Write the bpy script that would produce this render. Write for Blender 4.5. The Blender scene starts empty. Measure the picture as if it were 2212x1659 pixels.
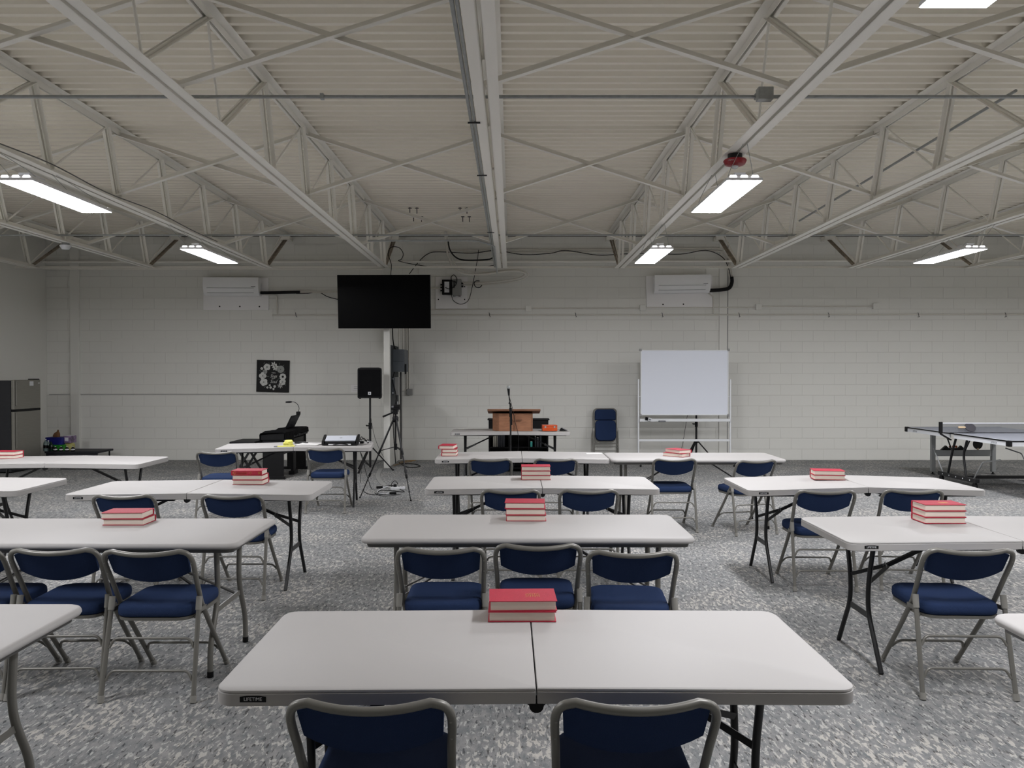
import bpy, bmesh, math, random
from mathutils import Vector, Matrix, Euler
random.seed(7)
R = math.radians
scene = bpy.context.scene
C = scene.collection

# ------------------------------------------------------------------ camera
FPX = 1738.0                       # focal length in pixels of the 2212 x 1659 frame
PITCH = math.atan(22.5 / FPX)      # looking very slightly down
CAM_Z = 1.63
cam_d = bpy.data.cameras.new('camera')
cam_d.sensor_width = 36.0
cam_d.lens = 36.0 * FPX / 2212.0
cam_d.clip_start = 0.05
cam_d.clip_end = 100
cam = bpy.data.objects.new('camera', cam_d)
cam.location = (0, 0, CAM_Z)
cam.rotation_euler = (R(90) - PITCH, 0, 0)
C.objects.link(cam)
scene.camera = cam

# ------------------------------------------------------------------ world, exposure
world = bpy.data.worlds.new('world')
scene.world = world
world.use_nodes = True
world.node_tree.nodes['Background'].inputs[0].default_value = (0, 0, 0, 1)
world.node_tree.nodes['Background'].inputs[1].default_value = 0.0
scene.view_settings.view_transform = 'Standard'
scene.view_settings.look = 'None'
scene.view_settings.gamma = 1
scene.view_settings.use_curve_mapping = False
scene.view_settings.exposure = 0.52
scene.cycles.use_light_tree = False
scene.cycles.max_bounces = 5
scene.cycles.diffuse_bounces = 4
scene.cycles.glossy_bounces = 2
scene.cycles.transmission_bounces = 2
scene.cycles.transparent_max_bounces = 4
scene.cycles.caustics_reflective = False
scene.cycles.caustics_refractive = False
LAMP = 53.0                        # emission of the LED panels
SLOT = 5.0                        # emission of the slots in the ends of their housings

# ------------------------------------------------------------------ measuring helpers
def P(px, py, d):
    """the point at distance d (world Y) seen at pixel px, py of the photograph"""
    xr = (px - 1106.0) / FPX; yr = (829.5 - py) / FPX
    c, s = math.cos(PITCH), math.sin(PITCH)
    k = d / (c + yr * s)
    return Vector((xr * k, d, CAM_Z + (yr * c - s) * k))

# ------------------------------------------------------------------ materials
def lin(c):
    return tuple(((v / 255) / 12.92 if v / 255 <= 0.04045 else ((v / 255 + 0.055) / 1.055) ** 2.4) for v in c)
MATS = {}
def mat(name, rgb, rough=0.5, metal=0.0, var=0.0, vscale=8.0, bump=0.0, bscale=60.0, spec=0.5, stretch=None, sheen=0.0):
    m = bpy.data.materials.new(name); m.use_nodes = True
    nt = m.node_tree; b = nt.nodes['Principled BSDF']
    col = lin(rgb)
    b.inputs['Base Color'].default_value = (*col, 1)
    b.inputs['Roughness'].default_value = rough
    b.inputs['Metallic'].default_value = metal
    b.inputs['Specular IOR Level'].default_value = spec
    if sheen:
        b.inputs['Sheen Weight'].default_value = sheen
    tc = None
    if var or bump:
        tc = nt.nodes.new('ShaderNodeTexCoord'); src = tc.outputs['Object']
        if stretch:
            mp = nt.nodes.new('ShaderNodeMapping'); mp.inputs['Scale'].default_value = stretch
            nt.links.new(src, mp.inputs['Vector']); src = mp.outputs['Vector']
    if var:
        n = nt.nodes.new('ShaderNodeTexNoise'); n.inputs['Scale'].default_value = vscale; n.inputs['Detail'].default_value = 4
        nt.links.new(src, n.inputs['Vector'])
        r = nt.nodes.new('ShaderNodeValToRGB')
        r.color_ramp.elements[0].position = 0.3; r.color_ramp.elements[1].position = 0.7
        r.color_ramp.elements[0].color = (*[v * (1 - var) for v in col], 1)
        r.color_ramp.elements[1].color = (*[min(1, v * (1 + var)) for v in col], 1)
        nt.links.new(n.outputs['Fac'], r.inputs['Fac']); nt.links.new(r.outputs['Color'], b.inputs['Base Color'])
    if bump:
        n2 = nt.nodes.new('ShaderNodeTexNoise'); n2.inputs['Scale'].default_value = bscale; n2.inputs['Detail'].default_value = 3
        nt.links.new(src, n2.inputs['Vector'])
        bp = nt.nodes.new('ShaderNodeBump'); bp.inputs['Strength'].default_value = bump; bp.inputs['Distance'].default_value = 0.005
        nt.links.new(n2.outputs['Fac'], bp.inputs['Height']); nt.links.new(bp.outputs['Normal'], b.inputs['Normal'])
    MATS[name] = m
    return m

def emit(name, rgb, strength):
    m = bpy.data.materials.new(name); m.use_nodes = True
    nt = m.node_tree; nt.nodes.remove(nt.nodes['Principled BSDF'])
    e = nt.nodes.new('ShaderNodeEmission'); e.inputs[0].default_value = (*lin(rgb), 1); e.inputs[1].default_value = strength
    nt.links.new(e.outputs[0], nt.nodes['Material Output'].inputs[0])
    m.cycles.emission_sampling = 'FRONT' if strength > 20 else 'NONE'
    MATS[name] = m

mat('wall_paint', (229, 228, 222), 0.55, spec=0.3)
mat('joint_paint', (214, 212, 206), 0.8)
mat('deck_paint', (242, 236, 222), 0.5, spec=0.3)
mat('steel_paint', (242, 239, 231), 0.45, spec=0.3)
mat('rust_steel', (168, 156, 140), 0.7, var=0.4, vscale=9)
mat('galvanized', (158, 161, 160), 0.4, metal=0.25, var=0.1, vscale=25)
mat('pipe_white', (218, 214, 205), 0.4)
mat('table_plastic', (181, 178, 176), 0.55, spec=0.3)
mat('table_edge', (212, 204, 194), 0.45)
mat('chair_steel', (122, 120, 114), 0.38, metal=0.25)
mat('cap_plastic', (140, 138, 132), 0.5)
mat('table_steel', (98, 97, 95), 0.4, metal=0.4)
mat('black_steel', (24, 24, 26), 0.38, metal=0.2)
mat('black_plastic', (13, 13, 15), 0.5, spec=0.25)
mat('black_cloth', (13, 13, 15), 0.9, spec=0.15, bump=0.5, bscale=30)
mat('screen', (3, 3, 4), 0.3, spec=0.08)
mat('blue_fabric', (40, 56, 90), 0.9, bump=0.7, bscale=420, spec=0.15)
mat('book_cloth', (176, 30, 56), 0.6, var=0.08, vscale=120, bump=0.3, bscale=500)
mat('pages', (226, 213, 200), 0.85, var=0.07, vscale=6, stretch=(1, 1, 60))
mat('gold', (196, 142, 70), 0.4, metal=0.4)
mat('white_plastic', (222, 223, 226), 0.4)
mat('ac_white', (246, 246, 247), 0.42)
mat('board_white', (244, 242, 241), 0.55)
mat('grey_mark', (120, 122, 126), 0.6)
mat('whiteboard', (232, 236, 246), 0.22)
mat('aluminium', (226, 228, 230), 0.4)
mat('panel_grey', (88, 94, 100), 0.5, var=0.08, vscale=5)
mat('board_grey', (66, 70, 72), 0.7, var=0.15, vscale=6)
mat('box_grey', (148, 148, 146), 0.5)
mat('alarm_red', (150, 18, 34), 0.3)
mat('clear_lens', (225, 228, 230), 0.12)
mat('lectern_wood', (150, 104, 76), 0.5, var=0.22, vscale=5, stretch=(1.2, 1.2, 7), bump=0.1, bscale=40)
mat('lectern_top', (122, 84, 60), 0.45, var=0.2, vscale=6, stretch=(1, 8, 8))
mat('box_wood', (196, 78, 30), 0.3, var=0.2, vscale=8, stretch=(1, 6, 6))
mat('fridge_steel', (150, 148, 141), 0.38, metal=0.75, var=0.04, vscale=5, stretch=(1, 1, 12))
mat('fridge_side', (34, 35, 40), 0.5, bump=0.3, bscale=150)
mat('carton_blue', (26, 30, 120), 0.5, var=0.3, vscale=12)
mat('carton_green', (44, 150, 44), 0.5, var=0.3, vscale=18)
mat('carton_violet', (140, 120, 150), 0.5, var=0.6, vscale=22)
mat('bag_yellow', (196, 190, 120), 0.7, var=0.15, vscale=14)
mat('bag_brown', (120, 84, 54), 0.85, var=0.15, vscale=20)
mat('bottle_green', (24, 48, 36), 0.15)
mat('bottle_clear', (120, 136, 134), 0.2, var=0.3, vscale=30)
mat('bottle_dark', (14, 10, 12), 0.15)
mat('note_yellow', (232, 228, 120), 0.7, var=0.05)
mat('paper', (236, 234, 232), 0.8)
mat('laptop_silver', (205, 209, 218), 0.35)
mat('tt_top', (140, 143, 152), 0.6, spec=0.3)
mat('tt_white', (226, 228, 232), 0.4)
mat('tt_grey', (150, 152, 152), 0.4, metal=0.3)
mat('paddle_rubber', (52, 50, 56), 0.7)
mat('paddle_wood', (196, 172, 140), 0.5)
mat('ball_orange', (190, 96, 50), 0.5)
mat('teal', (70, 168, 158), 0.5)
mat('book_dark', (34, 36, 42), 0.6)
mat('book_pale', (150, 146, 136), 0.6)
mat('canvas_black', (22, 22, 22), 0.8)
mat('petal', (206, 206, 202), 0.8, var=0.15, vscale=40)
mat('petal_grey', (150, 152, 148), 0.8)
mat('leaf_grey', (84, 88, 84), 0.8)
mat('cable_orange', (150, 116, 66), 0.6)
emit('led', (248, 248.5, 253), LAMP)
emit('led_slot', (250, 248, 255), SLOT)

# carpet: grey-blue ground with pale flecks drawn out along the room
def carpet():
    m = bpy.data.materials.new('carpet'); m.use_nodes = True
    nt = m.node_tree; b = nt.nodes['Principled BSDF']; L = nt.links.new
    tc = nt.nodes.new('ShaderNodeTexCoord')
    def noise(scale, sc, detail, rough=0.5, dist=0.0):
        mp = nt.nodes.new('ShaderNodeMapping'); mp.inputs['Scale'].default_value = scale
        L(tc.outputs['Object'], mp.inputs['Vector'])
        n = nt.nodes.new('ShaderNodeTexNoise'); n.inputs['Scale'].default_value = sc
        n.inputs['Detail'].default_value = detail; n.inputs['Roughness'].default_value = rough
        n.inputs['Distortion'].default_value = dist
        L(mp.outputs['Vector'], n.inputs['Vector']); return n.outputs['Fac']
    def ramp(f, p0, p1, c0, c1):
        r = nt.nodes.new('ShaderNodeValToRGB')
        r.color_ramp.elements[0].position = p0; r.color_ramp.elements[1].position = p1
        r.color_ramp.elements[0].color = (*c0, 1); r.color_ramp.elements[1].color = (*c1, 1)
        L(f, r.inputs['Fac']); return r.outputs['Color']
    def mix(f, a, c):
        x = nt.nodes.new('ShaderNodeMix'); x.data_type = 'RGBA'
        L(f, x.inputs['Factor']); L(a, x.inputs['A']); L(c, x.inputs['B']); return x.outputs['Result']
    def math_(op, a, v):
        x = nt.nodes.new('ShaderNodeMath'); x.operation = op
        L(a, x.inputs[0])
        if isinstance(v, (int, float)): x.inputs[1].default_value = v
        else: L(v, x.inputs[1])
        return x.outputs[0]
    patch = noise((1, 1, 1), 2.2, 2)
    ground = ramp(noise((1, 0.5, 1), 26, 3, 0.6), 0.3, 0.72, lin((113, 116, 118)), lin((150, 149, 147)))
    fleck_n = noise((48, 18, 1), 1.0, 3, 0.6, 0.5)
    fleck_s = math_('ADD', fleck_n, math_('MULTIPLY', math_('SUBTRACT', patch, 0.5), 0.20))
    fleck = ramp(fleck_s, 0.54, 0.60, (0, 0, 0), (1, 1, 1))
    dark_n = noise((70, 17, 1), 1.0, 2, 0.6, 0.4)
    dark = ramp(dark_n, 0.34, 0.42, (1, 1, 1), (0, 0, 0))
    fc = ramp(patch, 0.4, 0.6, lin((186, 185, 182)), lin((194, 189, 182)))
    dc = ramp(patch, 0.4, 0.6, lin((70, 72, 74)), lin((82, 80, 78)))
    col = mix(math_('MULTIPLY', dark, 0.9), ground, dc)
    col = mix(math_('MULTIPLY', fleck, 0.8), col, fc)
    fine = ramp(noise((1, 1, 1), 300, 1), 0.3, 0.7, (0.84, 0.84, 0.84), (1.1, 1.1, 1.1))
    mm = nt.nodes.new('ShaderNodeMix'); mm.data_type = 'RGBA'; mm.blend_type = 'MULTIPLY'; mm.inputs['Factor'].default_value = 1
    L(col, mm.inputs['A']); L(fine, mm.inputs['B'])
    L(mm.outputs['Result'], b.inputs['Base Color'])
    b.inputs['Roughness'].default_value = 0.95; b.inputs['Specular IOR Level'].default_value = 0.1
    h = noise((1, 0.6, 1), 150, 1)
    bp = nt.nodes.new('ShaderNodeBump'); bp.inputs['Strength'].default_value = 0.55; bp.inputs['Distance'].default_value = 0.004
    L(h, bp.inputs['Height']); L(bp.outputs['Normal'], b.inputs['Normal'])
    MATS['carpet'] = m
carpet()

def net_mat():
    m = bpy.data.materials.new('net_mesh'); m.use_nodes = True
    nt = m.node_tree; b = nt.nodes['Principled BSDF']
    b.inputs['Base Color'].default_value = (*lin((120, 122, 126)), 1); b.inputs['Roughness'].default_value = 0.8
    b.inputs['Alpha'].default_value = 0.38
    MATS['net_mesh'] = m
net_mat()

# ------------------------------------------------------------------ mesh helpers
class MB:
    def __init__(self): self.v = []; self.f = []
    def add(self, vs, fs):
        o = len(self.v); self.v += [tuple(v) for v in vs]; self.f += [tuple(i + o for i in f) for f in fs]; return self
    def box(self, x0, x1, y0, y1, z0, z1, M=None):
        vs = [Vector(p) for p in ((x0, y0, z0), (x1, y0, z0), (x1, y1, z0), (x0, y1, z0), (x0, y0, z1), (x1, y0, z1), (x1, y1, z1), (x0, y1, z1))]
        if M: vs = [M @ v for v in vs]
        return self.add(vs, [(0, 3, 2, 1), (4, 5, 6, 7), (0, 1, 5, 4), (1, 2, 6, 5), (2, 3, 7, 6), (3, 0, 4, 7)])
    def beam(self, p0, p1, w, t, side=(1, 0, 0)):
        """a bar from p0 to p1: w wide along side, t thick"""
        p0 = Vector(p0); p1 = Vector(p1); d = (p1 - p0).normalized(); s = Vector(side)
        s = (s - d * s.dot(d)).normalized(); n = d.cross(s)
        vs = []
        for p in (p0, p1):
            for a, b in ((-1, -1), (1, -1), (1, 1), (-1, 1)): vs.append(p + s * (a * w / 2) + n * (b * t / 2))
        return self.add(vs, [(0, 1, 2, 3), (7, 6, 5, 4), (0, 4, 5, 1), (1, 5, 6, 2), (2, 6, 7, 3), (3, 7, 4, 0)])
    def tube(self, pts, r, n=8, closed=False):
        pts = [Vector(p) for p in pts]
        rs = r if isinstance(r, (list, tuple)) else [r] * len(pts)
        N = len(pts); T = []
        for i in range(N):
            a = pts[i - 1] if (i > 0 or closed) else pts[i]; b = pts[(i + 1) % N] if (i < N - 1 or closed) else pts[i]
            T.append((b - a).normalized())
        u = Vector((0, 0, 1)) if abs(T[0].z) < 0.9 else Vector((1, 0, 0))
        u = (u - T[0] * u.dot(T[0])).normalized(); vs = []
        for i in range(N):
            u = (u - T[i] * u.dot(T[i]))
            u = u.normalized() if u.length > 1e-6 else T[i].orthogonal().normalized()
            w = T[i].cross(u)
            for k in range(n):
                a = 2 * math.pi * k / n; vs.append(pts[i] + (u * math.cos(a) + w * math.sin(a)) * rs[i])
        fs = []
        for i in range(N if closed else N - 1):
            j = (i + 1) % N
            for k in range(n):
                fs.append((i * n + k, i * n + (k + 1) % n, j * n + (k + 1) % n, j * n + k))
        if not closed:
            fs.append(tuple(range(n - 1, -1, -1))); fs.append(tuple((N - 1) * n + k for k in range(n)))
        return self.add(vs, fs)
    def rings(self, rings, cap0=True, cap1=True):
        n = len(rings[0]); vs = [p for r in rings for p in r]; fs = []
        for i in range(len(rings) - 1):
            for k in range(n): fs.append((i * n + k, i * n + (k + 1) % n, (i + 1) * n + (k + 1) % n, (i + 1) * n + k))
        if cap0: fs.append(tuple(range(n - 1, -1, -1)))
        if cap1: fs.append(tuple((len(rings) - 1) * n + k for k in range(n)))
        return self.add(vs, fs)
    def lathe(self, prof, n=16, at=(0, 0, 0), M=None):
        rings = []
        for r, z in prof:
            ring = [Vector((r * math.cos(2 * math.pi * k / n), r * math.sin(2 * math.pi * k / n), z)) for k in range(n)]
            if M: ring = [M @ v for v in ring]
            rings.append([v + Vector(at) for v in ring])
        return self.rings(rings)
    def prism(self, outline, a0, a1, axis='z'):
        def mk(p, a):
            return {'z': (p[0], p[1], a), 'y': (p[0], a, p[1]), 'x': (a, p[0], p[1])}[axis]
        return self.rings([[mk(p, a0) for p in outline], [mk(p, a1) for p in outline]])
    def build(self, name, m, parent=None, smooth=None, bevel=0.0, seg=2, loc=None, rot=None):
        me = bpy.data.meshes.new(name)
        me.from_pydata(self.v, [], self.f); me.validate()
        bm = bmesh.new(); bm.from_mesh(me)
        bmesh.ops.recalc_face_normals(bm, faces=bm.faces)
        if bevel:
            ed = [e for e in bm.edges if len(e.link_faces) == 2 and e.calc_face_angle(0) > 0.6]
            bmesh.ops.bevel(bm, geom=ed, offset=bevel, segments=seg, affect='EDGES', profile=0.5)
        bm.to_mesh(me); bm.free()
        if smooth:
            me.shade_smooth(); me.set_sharp_from_angle(angle=R(smooth))
        me.materials.append(MATS[m])
        o = bpy.data.objects.new(name, me); C.objects.link(o)
        if parent is not None: o.parent = parent
        if loc is not None: o.location = loc
        if rot is not None: o.rotation_euler = rot
        return o

def thing(name, label, cat, loc=(0, 0, 0), rz=0.0, group=None):
    o = bpy.data.objects.new(name, None); C.objects.link(o)
    o.empty_display_size = 0.1
    o.location = loc; o.rotation_euler = (0, 0, rz)
    o['label'] = label; o['category'] = cat
    if group: o['group'] = group
    return o
def tag(o, label, cat, group=None):
    o['label'] = label; o['category'] = cat
    if group: o['group'] = group
    return o
def struct(o, label=None):
    o['kind'] = 'structure'
    if label: o['label'] = label
    return o
def dup(root, loc=None, rz=None, label=None, group=None):
    def cp(o, parent):
        c = o.copy(); C.objects.link(c); c.parent = parent
        for ch in o.children: cp(ch, c)
        return c
    r = cp(root, None)
    if loc is not None: r.location = loc
    if rz is not None: r.rotation_euler = (0, 0, rz)
    if label: r['label'] = label
    if group: r['group'] = group
    return r
def fillet(pts, rad, seg=5):
    """round the inner corners of a polyline"""
    pts = [Vector(p) for p in pts]; out = [pts[0]]
    for i in range(1, len(pts) - 1):
        a, p, b = pts[i - 1], pts[i], pts[i + 1]
        r = rad if not isinstance(rad, (list, tuple)) else rad[i - 1]
        if r <= 0: out.append(p); continue
        r = min(r, (p - a).length * 0.49, (b - p).length * 0.49)
        q0 = p + (a - p).normalized() * r; q1 = p + (b - p).normalized() * r
        for k in range(seg + 1):
            t = k / seg; out.append(q0 * (1 - t) ** 2 + p * (2 * t * (1 - t)) + q1 * t * t)
    out.append(pts[-1]); return out
def spline(pts, n=6):
    """smooth curve through points"""
    pts = [Vector(p) for p in pts]; out = []
    for i in range(len(pts) - 1):
        p0 = pts[max(i - 1, 0)]; p1 = pts[i]; p2 = pts[i + 1]; p3 = pts[min(i + 2, len(pts) - 1)]
        for k in range(n):
            t = k / n
            out.append(0.5 * ((2 * p1) + (p2 - p0) * t + (2 * p0 - 5 * p1 + 4 * p2 - p3) * t * t + (3 * p1 - p0 - 3 * p2 + p3) * t ** 3))
    out.append(pts[-1]); return out
def rrect(x0, x1, y0, y1, rr, seg=6):
    """outline, counter-clockwise, rr = radii of (x1,y1),(x0,y1),(x0,y0),(x1,y0)"""
    if not isinstance(rr, (list, tuple)): rr = [rr] * 4
    out = []
    for (cx, cy, sx, sy, r, a0) in ((x1, y1, -1, -1, rr[0], 0), (x0, y1, 1, -1, rr[1], 90), (x0, y0, 1, 1, rr[2], 180), (x1, y0, -1, 1, rr[3], 270)):
        for k in range(seg + 1):
            a = R(a0 + 90 * k / seg)
            out.append((cx + sx * r + r * math.cos(a), cy + sy * r + r * math.sin(a)))
    return out
def text(name, body, size, m, parent, loc, rot, ext=0.0004, align='CENTER', shear=0.0, sx=1.0):
    cu = bpy.data.curves.new(name, 'FONT'); cu.body = body; cu.size = size; cu.extrude = ext
    cu.align_x = align; cu.align_y = 'CENTER'; cu.shear = shear; cu.resolution_u = 2
    tmp = bpy.data.objects.new(name + '_tmp', cu); C.objects.link(tmp)
    bpy.context.view_layer.update()
    me = bpy.data.meshes.new_from_object(tmp)
    bpy.data.objects.remove(tmp); bpy.data.curves.remove(cu)
    me.materials.clear(); me.materials.append(MATS[m]); me.name = name
    o = bpy.data.objects.new(name, me); C.objects.link(o)
    o.location = loc; o.rotation_euler = rot; o.scale = (sx, 1, 1)
    if parent is not None: o.parent = parent
    return o
def run(name, label, cat, pts, r, m, n=8, group=None, smooth=60, closed=False):
    return tag(MB().tube(pts, r, n, closed).build(name, m, smooth=smooth), label, cat, group)
ORD = ['first', 'second', 'third', 'fourth', 'fifth', 'sixth', 'seventh', 'eighth', 'ninth', 'tenth']

# ------------------------------------------------------------------ the room
WY = 15.15                 # face of the block wall
XL, XR = -8.76, 11.6
YB = -5.0
DECK = 4.24
struct(MB().box(XL - .2, XR + .2, YB - .2, WY + .25, -.08, 0).build('floor', 'carpet'), 'grey flecked carpet floor')
# corrugated steel roof deck, ribs running across the room
def deck():
    prof = []; y = YB - .1; p = 0.1524
    while y < WY + 0.05:
        prof += [(y, DECK), (y + .045, DECK), (y + .062, DECK + .038), (y + .135, DECK + .038)]; y += p
    mb = MB(); vs = []; fs = []
    for (yy, zz) in prof: vs += [(XL - .1, yy, zz), (XR + .1, yy, zz)]
    for i in range(len(prof) - 1): fs.append((2 * i, 2 * i + 1, 2 * i + 3, 2 * i + 2))
    mb.add(vs, fs)
    mb.box(XL - .2, XR + .2, YB - .2, WY + .25, DECK + .06, DECK + .12)
    return struct(mb.build('ceiling', 'deck_paint'), 'cream painted corrugated steel roof deck')
deck()
# block wall: painted blocks with recessed joints
BW, BH = 0.4064, 0.2032
wall_back = struct(MB().box(XL - .2, XR + .2, WY + .004, WY + .2, 0, DECK - .035).build('wall_back', 'joint_paint'), 'painted concrete block back wall')
blk = MB()
blk.rings([[(x, 0.012, z) for x, z in ((.002, .0042), (BW - .002, .0042), (BW - .002, BH - .0042), (.002, BH - .0042))],
           [(x, 0.002, z) for x, z in ((.002, .0042), (BW - .002, .0042), (BW - .002, BH - .0042), (.002, BH - .0042))],
           [(x, 0.0, z) for x, z in ((.0045, .0065), (BW - .0045, .0065), (BW - .0045, BH - .0065), (.0045, BH - .0065))]], cap0=False)
block0 = blk.build('block', 'wall_paint', wall_back)
rest = MB(); nblock = 0; first = True
nrow = int((DECK - .035) / BH)
for r in range(nrow + 1):
    z = r * BH
    hh = min(BH, DECK - .035 - z)
    x = XL - (BW / 2 if r % 2 else 0)
    while x < XR:
        x0 = max(x, XL); w = x + BW - x0
        vis = 1 <= r <= 12 and -1.9 < x0 < 7.9
        dz = random.uniform(-.0012, .0012)
        if vis and nblock < 300 and w > .4 and hh > .2:
            if first: b = block0; first = False
            else:
                b = block0.copy(); C.objects.link(b)
            b.location = (x0, WY + dz * .6, z); nblock += 1
        elif hh > .02:
            rest.box(x0 + .002, x0 + w - .002, WY + dz * .6, WY + .012, z + .0042, z + hh - .0042)
        x += BW
ro = rest.build('block_field', 'wall_paint', wall_back); ro['kind'] = 'stuff'
struct(MB().box(XL - .2, XL, YB, WY, 0, DECK - .035).build('wall_left', 'wall_paint'), 'painted left side wall')
struct(MB().box(XR, XR + .2, YB, WY, 0, DECK - .035).build('wall_right', 'wall_paint'), 'painted right side wall')
struct(MB().box(XL - .2, XR + .2, YB - .2, YB, 0, DECK - .035).build('wall_front', 'wall_paint'), 'painted wall behind the camera')
# pilasters and joints on the back wall
def wx(px, d=WY): return (px - 1106) * d / FPX
struct(MB().box(wx(152, 15.1), wx(171, 15.1), 15.1, WY + .001, 0, 4.15).build('trim_1', 'wall_paint', bevel=.004), 'painted pilaster near the left corner')
struct(MB().box(wx(1553), wx(1570), WY - .022, WY + .001, 0, 4.1).build('trim_2', 'wall_paint', bevel=.003), 'flat painted strip of an embedded column')
struct(MB().box(wx(1570.4), wx(1572.2), WY - .012, WY + .001, 0, 4.1).build('trim_3', 'box_grey'), 'narrow grey filled joint beside the embedded column')

_a = P(243, 731, WY); _b = P(406, 741, WY)
struct(MB().box(_a.x, _b.x, WY - .006, WY + .001, _b.z, _a.z).build('trim_4', 'wall_paint', bevel=.002), 'painted lintel of a walled-up opening')
# ------------------------------------------------------------------ roof joists
JX0, JS = -0.17, 2.02
JB, JT = 3.45, DECK - .002
JE = 13.93                 # end of the bottom chords
def angle_run(mb, x, y0, y1, z, sx, sz, w=.074, h=.062, t=.006):
    """steel angle running along Y, its flat leg outwards (sx) and its upright leg towards sz"""
    mb.box(min(x, x + sx * w), max(x, x + sx * w), y0, y1, min(z, z + sz * t), max(z, z + sz * t))
    mb.box(min(x, x + sx * t), max(x, x + sx * t), y0, y1, min(z, z + sz * h), max(z, z + sz * h))
def make_joist():
    j = thing('steel_joist', 'x', 'joist', (0, 0, 0))
    for s in (-1, 1):
        m = MB(); angle_run(m, s * .011, -4.4, JE, JB, s, 1); m.build('bottom_chord', 'steel_paint', j)
        m = MB(); angle_run(m, s * .011, -4.9, WY - .01, JT, s, -1); m.build('top_chord', 'steel_paint', j)
    for k in range(-9, 6):
        t0 = 7.1 + 1.28 * k; b0 = t0 + .25; t1 = t0 + 1.28
        if t0 < -4.6: continue
        steep = ((0, t0, JT - .05), (0, b0, JB + .04)); flat = ((0, b0, JB + .04), (0, t1, JT - .05))
        thick, thin = (steep, flat) if k >= 0 else (flat, steep)
        for s in (-1, 1):
            a = Vector(thick[0]); b = Vector(thick[1]); off = Vector((s * .028, 0, 0))
            m = MB(); m.beam(a + off, b + off, .038, .006, (1, 0, 0)); m.beam(a + off * .4, b + off * .4, .005, .042, (1, 0, 0))
            m.build('web_angle', 'steel_paint', j)
        MB().tube([thin[0], thin[1]], .0105, 8).build('web_rod', 'steel_paint', j, smooth=60)
    for s in (-1, 1):
        m = MB(); m.beam((s * .024, JE - .05, JB + .05), (s * .024, WY - .06, JT - .06), .034, .007, (1, 0, 0)); m.beam((s * .012, JE - .05, JB + .05), (s * .012, WY - .06, JT - .06), .005, .04, (1, 0, 0))
        m.build('end_diagonal', 'rust_steel', j)
    m = MB(); m.box(-.09, .09, WY - .22, WY - .005, JT - .13, JT - .06); m.build('bearing_seat', 'steel_paint', j)
    return j
jl = {-4: 'steel bar joist nearest the left side wall', -3: 'third steel bar joist left of the middle one, above the smoke detector', -2: 'second steel bar joist left of the middle one, beside two left lamps',
      -1: 'steel bar joist ending at the post behind the television', 0: 'middle steel bar joist with two conduits along its left side', 1: 'steel bar joist carrying the red fire alarm',
      2: 'second steel bar joist right of the middle one, above the right air conditioner', 3: 'third steel bar joist right of the middle one, beside the far right lamp',
      4: 'fourth steel bar joist right of the middle one', 5: 'steel bar joist nearest the right side wall'}
j0 = make_joist(); joists = {}
for k in range(-4, 6):
    loc = (JX0 + JS * k, 0, 0)
    if k == -4:
        j0.location = loc; j0['label'] = jl[k]; j0['group'] = 'roof joists'; joists[k] = j0
    else: joists[k] = dup(j0, loc, None, jl[k], 'roof joists')
# cross bracing between the joists
def make_brace():
    t = thing('cross_brace', 'x', 'brace')
    z0, z1 = JB + .075, JT - .07
    for s, dy in ((1, -.02), (-1, .02)):
        m = MB(); a = Vector((-JS / 2 * s, dy, z0)); b = Vector((JS / 2 * s, dy, z1))
        m.beam(a, b, .052, .005, (0, 1, 0)); up = Vector((0, 0, 1)); d = (b - a).normalized(); n = (up - d * up.dot(d)).normalized()
        m.beam(a + n * .024 + Vector((0, .024, 0)), b + n * .024 + Vector((0, .024, 0)), .005, .048, (0, 1, 0))
        m.build('brace_angle', 'steel_paint', t)
    return t
b0 = make_brace(); firstb = True
rows = [(11.85, 'back row'), (8.6, 'second row from the back wall'), (5.35, 'nearest row in view'), (2.1, 'row above the camera')]
for ri, (y, rn) in enumerate(rows):
    for k in range(-4, 5):
        side = 'between the two joists ' + ('left' if k < 0 else 'right') + ' of the middle one' if k in (-1, 0) else ''
        nm = {-4: 'leftmost bay', -3: 'second bay from the left wall', -2: 'third bay from the left wall', -1: 'bay just left of the middle joist', 0: 'bay just right of the middle joist',
              1: 'second bay right of the middle joist', 2: 'third bay right of the middle joist', 3: 'fourth bay right of the middle joist', 4: 'rightmost bay'}[k]
        lab = 'crossed steel brace, %s, %s' % (rn, nm)
        loc = (JX0 + JS * (k + .5), y, 0)
        if firstb:
            b0.location = loc; b0['label'] = lab; b0['group'] = 'cross braces between the joists'; firstb = False
        else: dup(b0, loc, None, lab, 'cross braces between the joists')
m = MB(); m.box(XL + .15, XR - .3, JE - .02, JE + .022, JB + .002, JB + .008); m.box(XL + .15, XR - .3, JE + .016, JE + .022, JB + .002, JB + .04)
tag(m.build('bridging_angle', 'steel_paint'), 'long cream steel angle across the ends of the bottom chords', 'brace')

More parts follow.
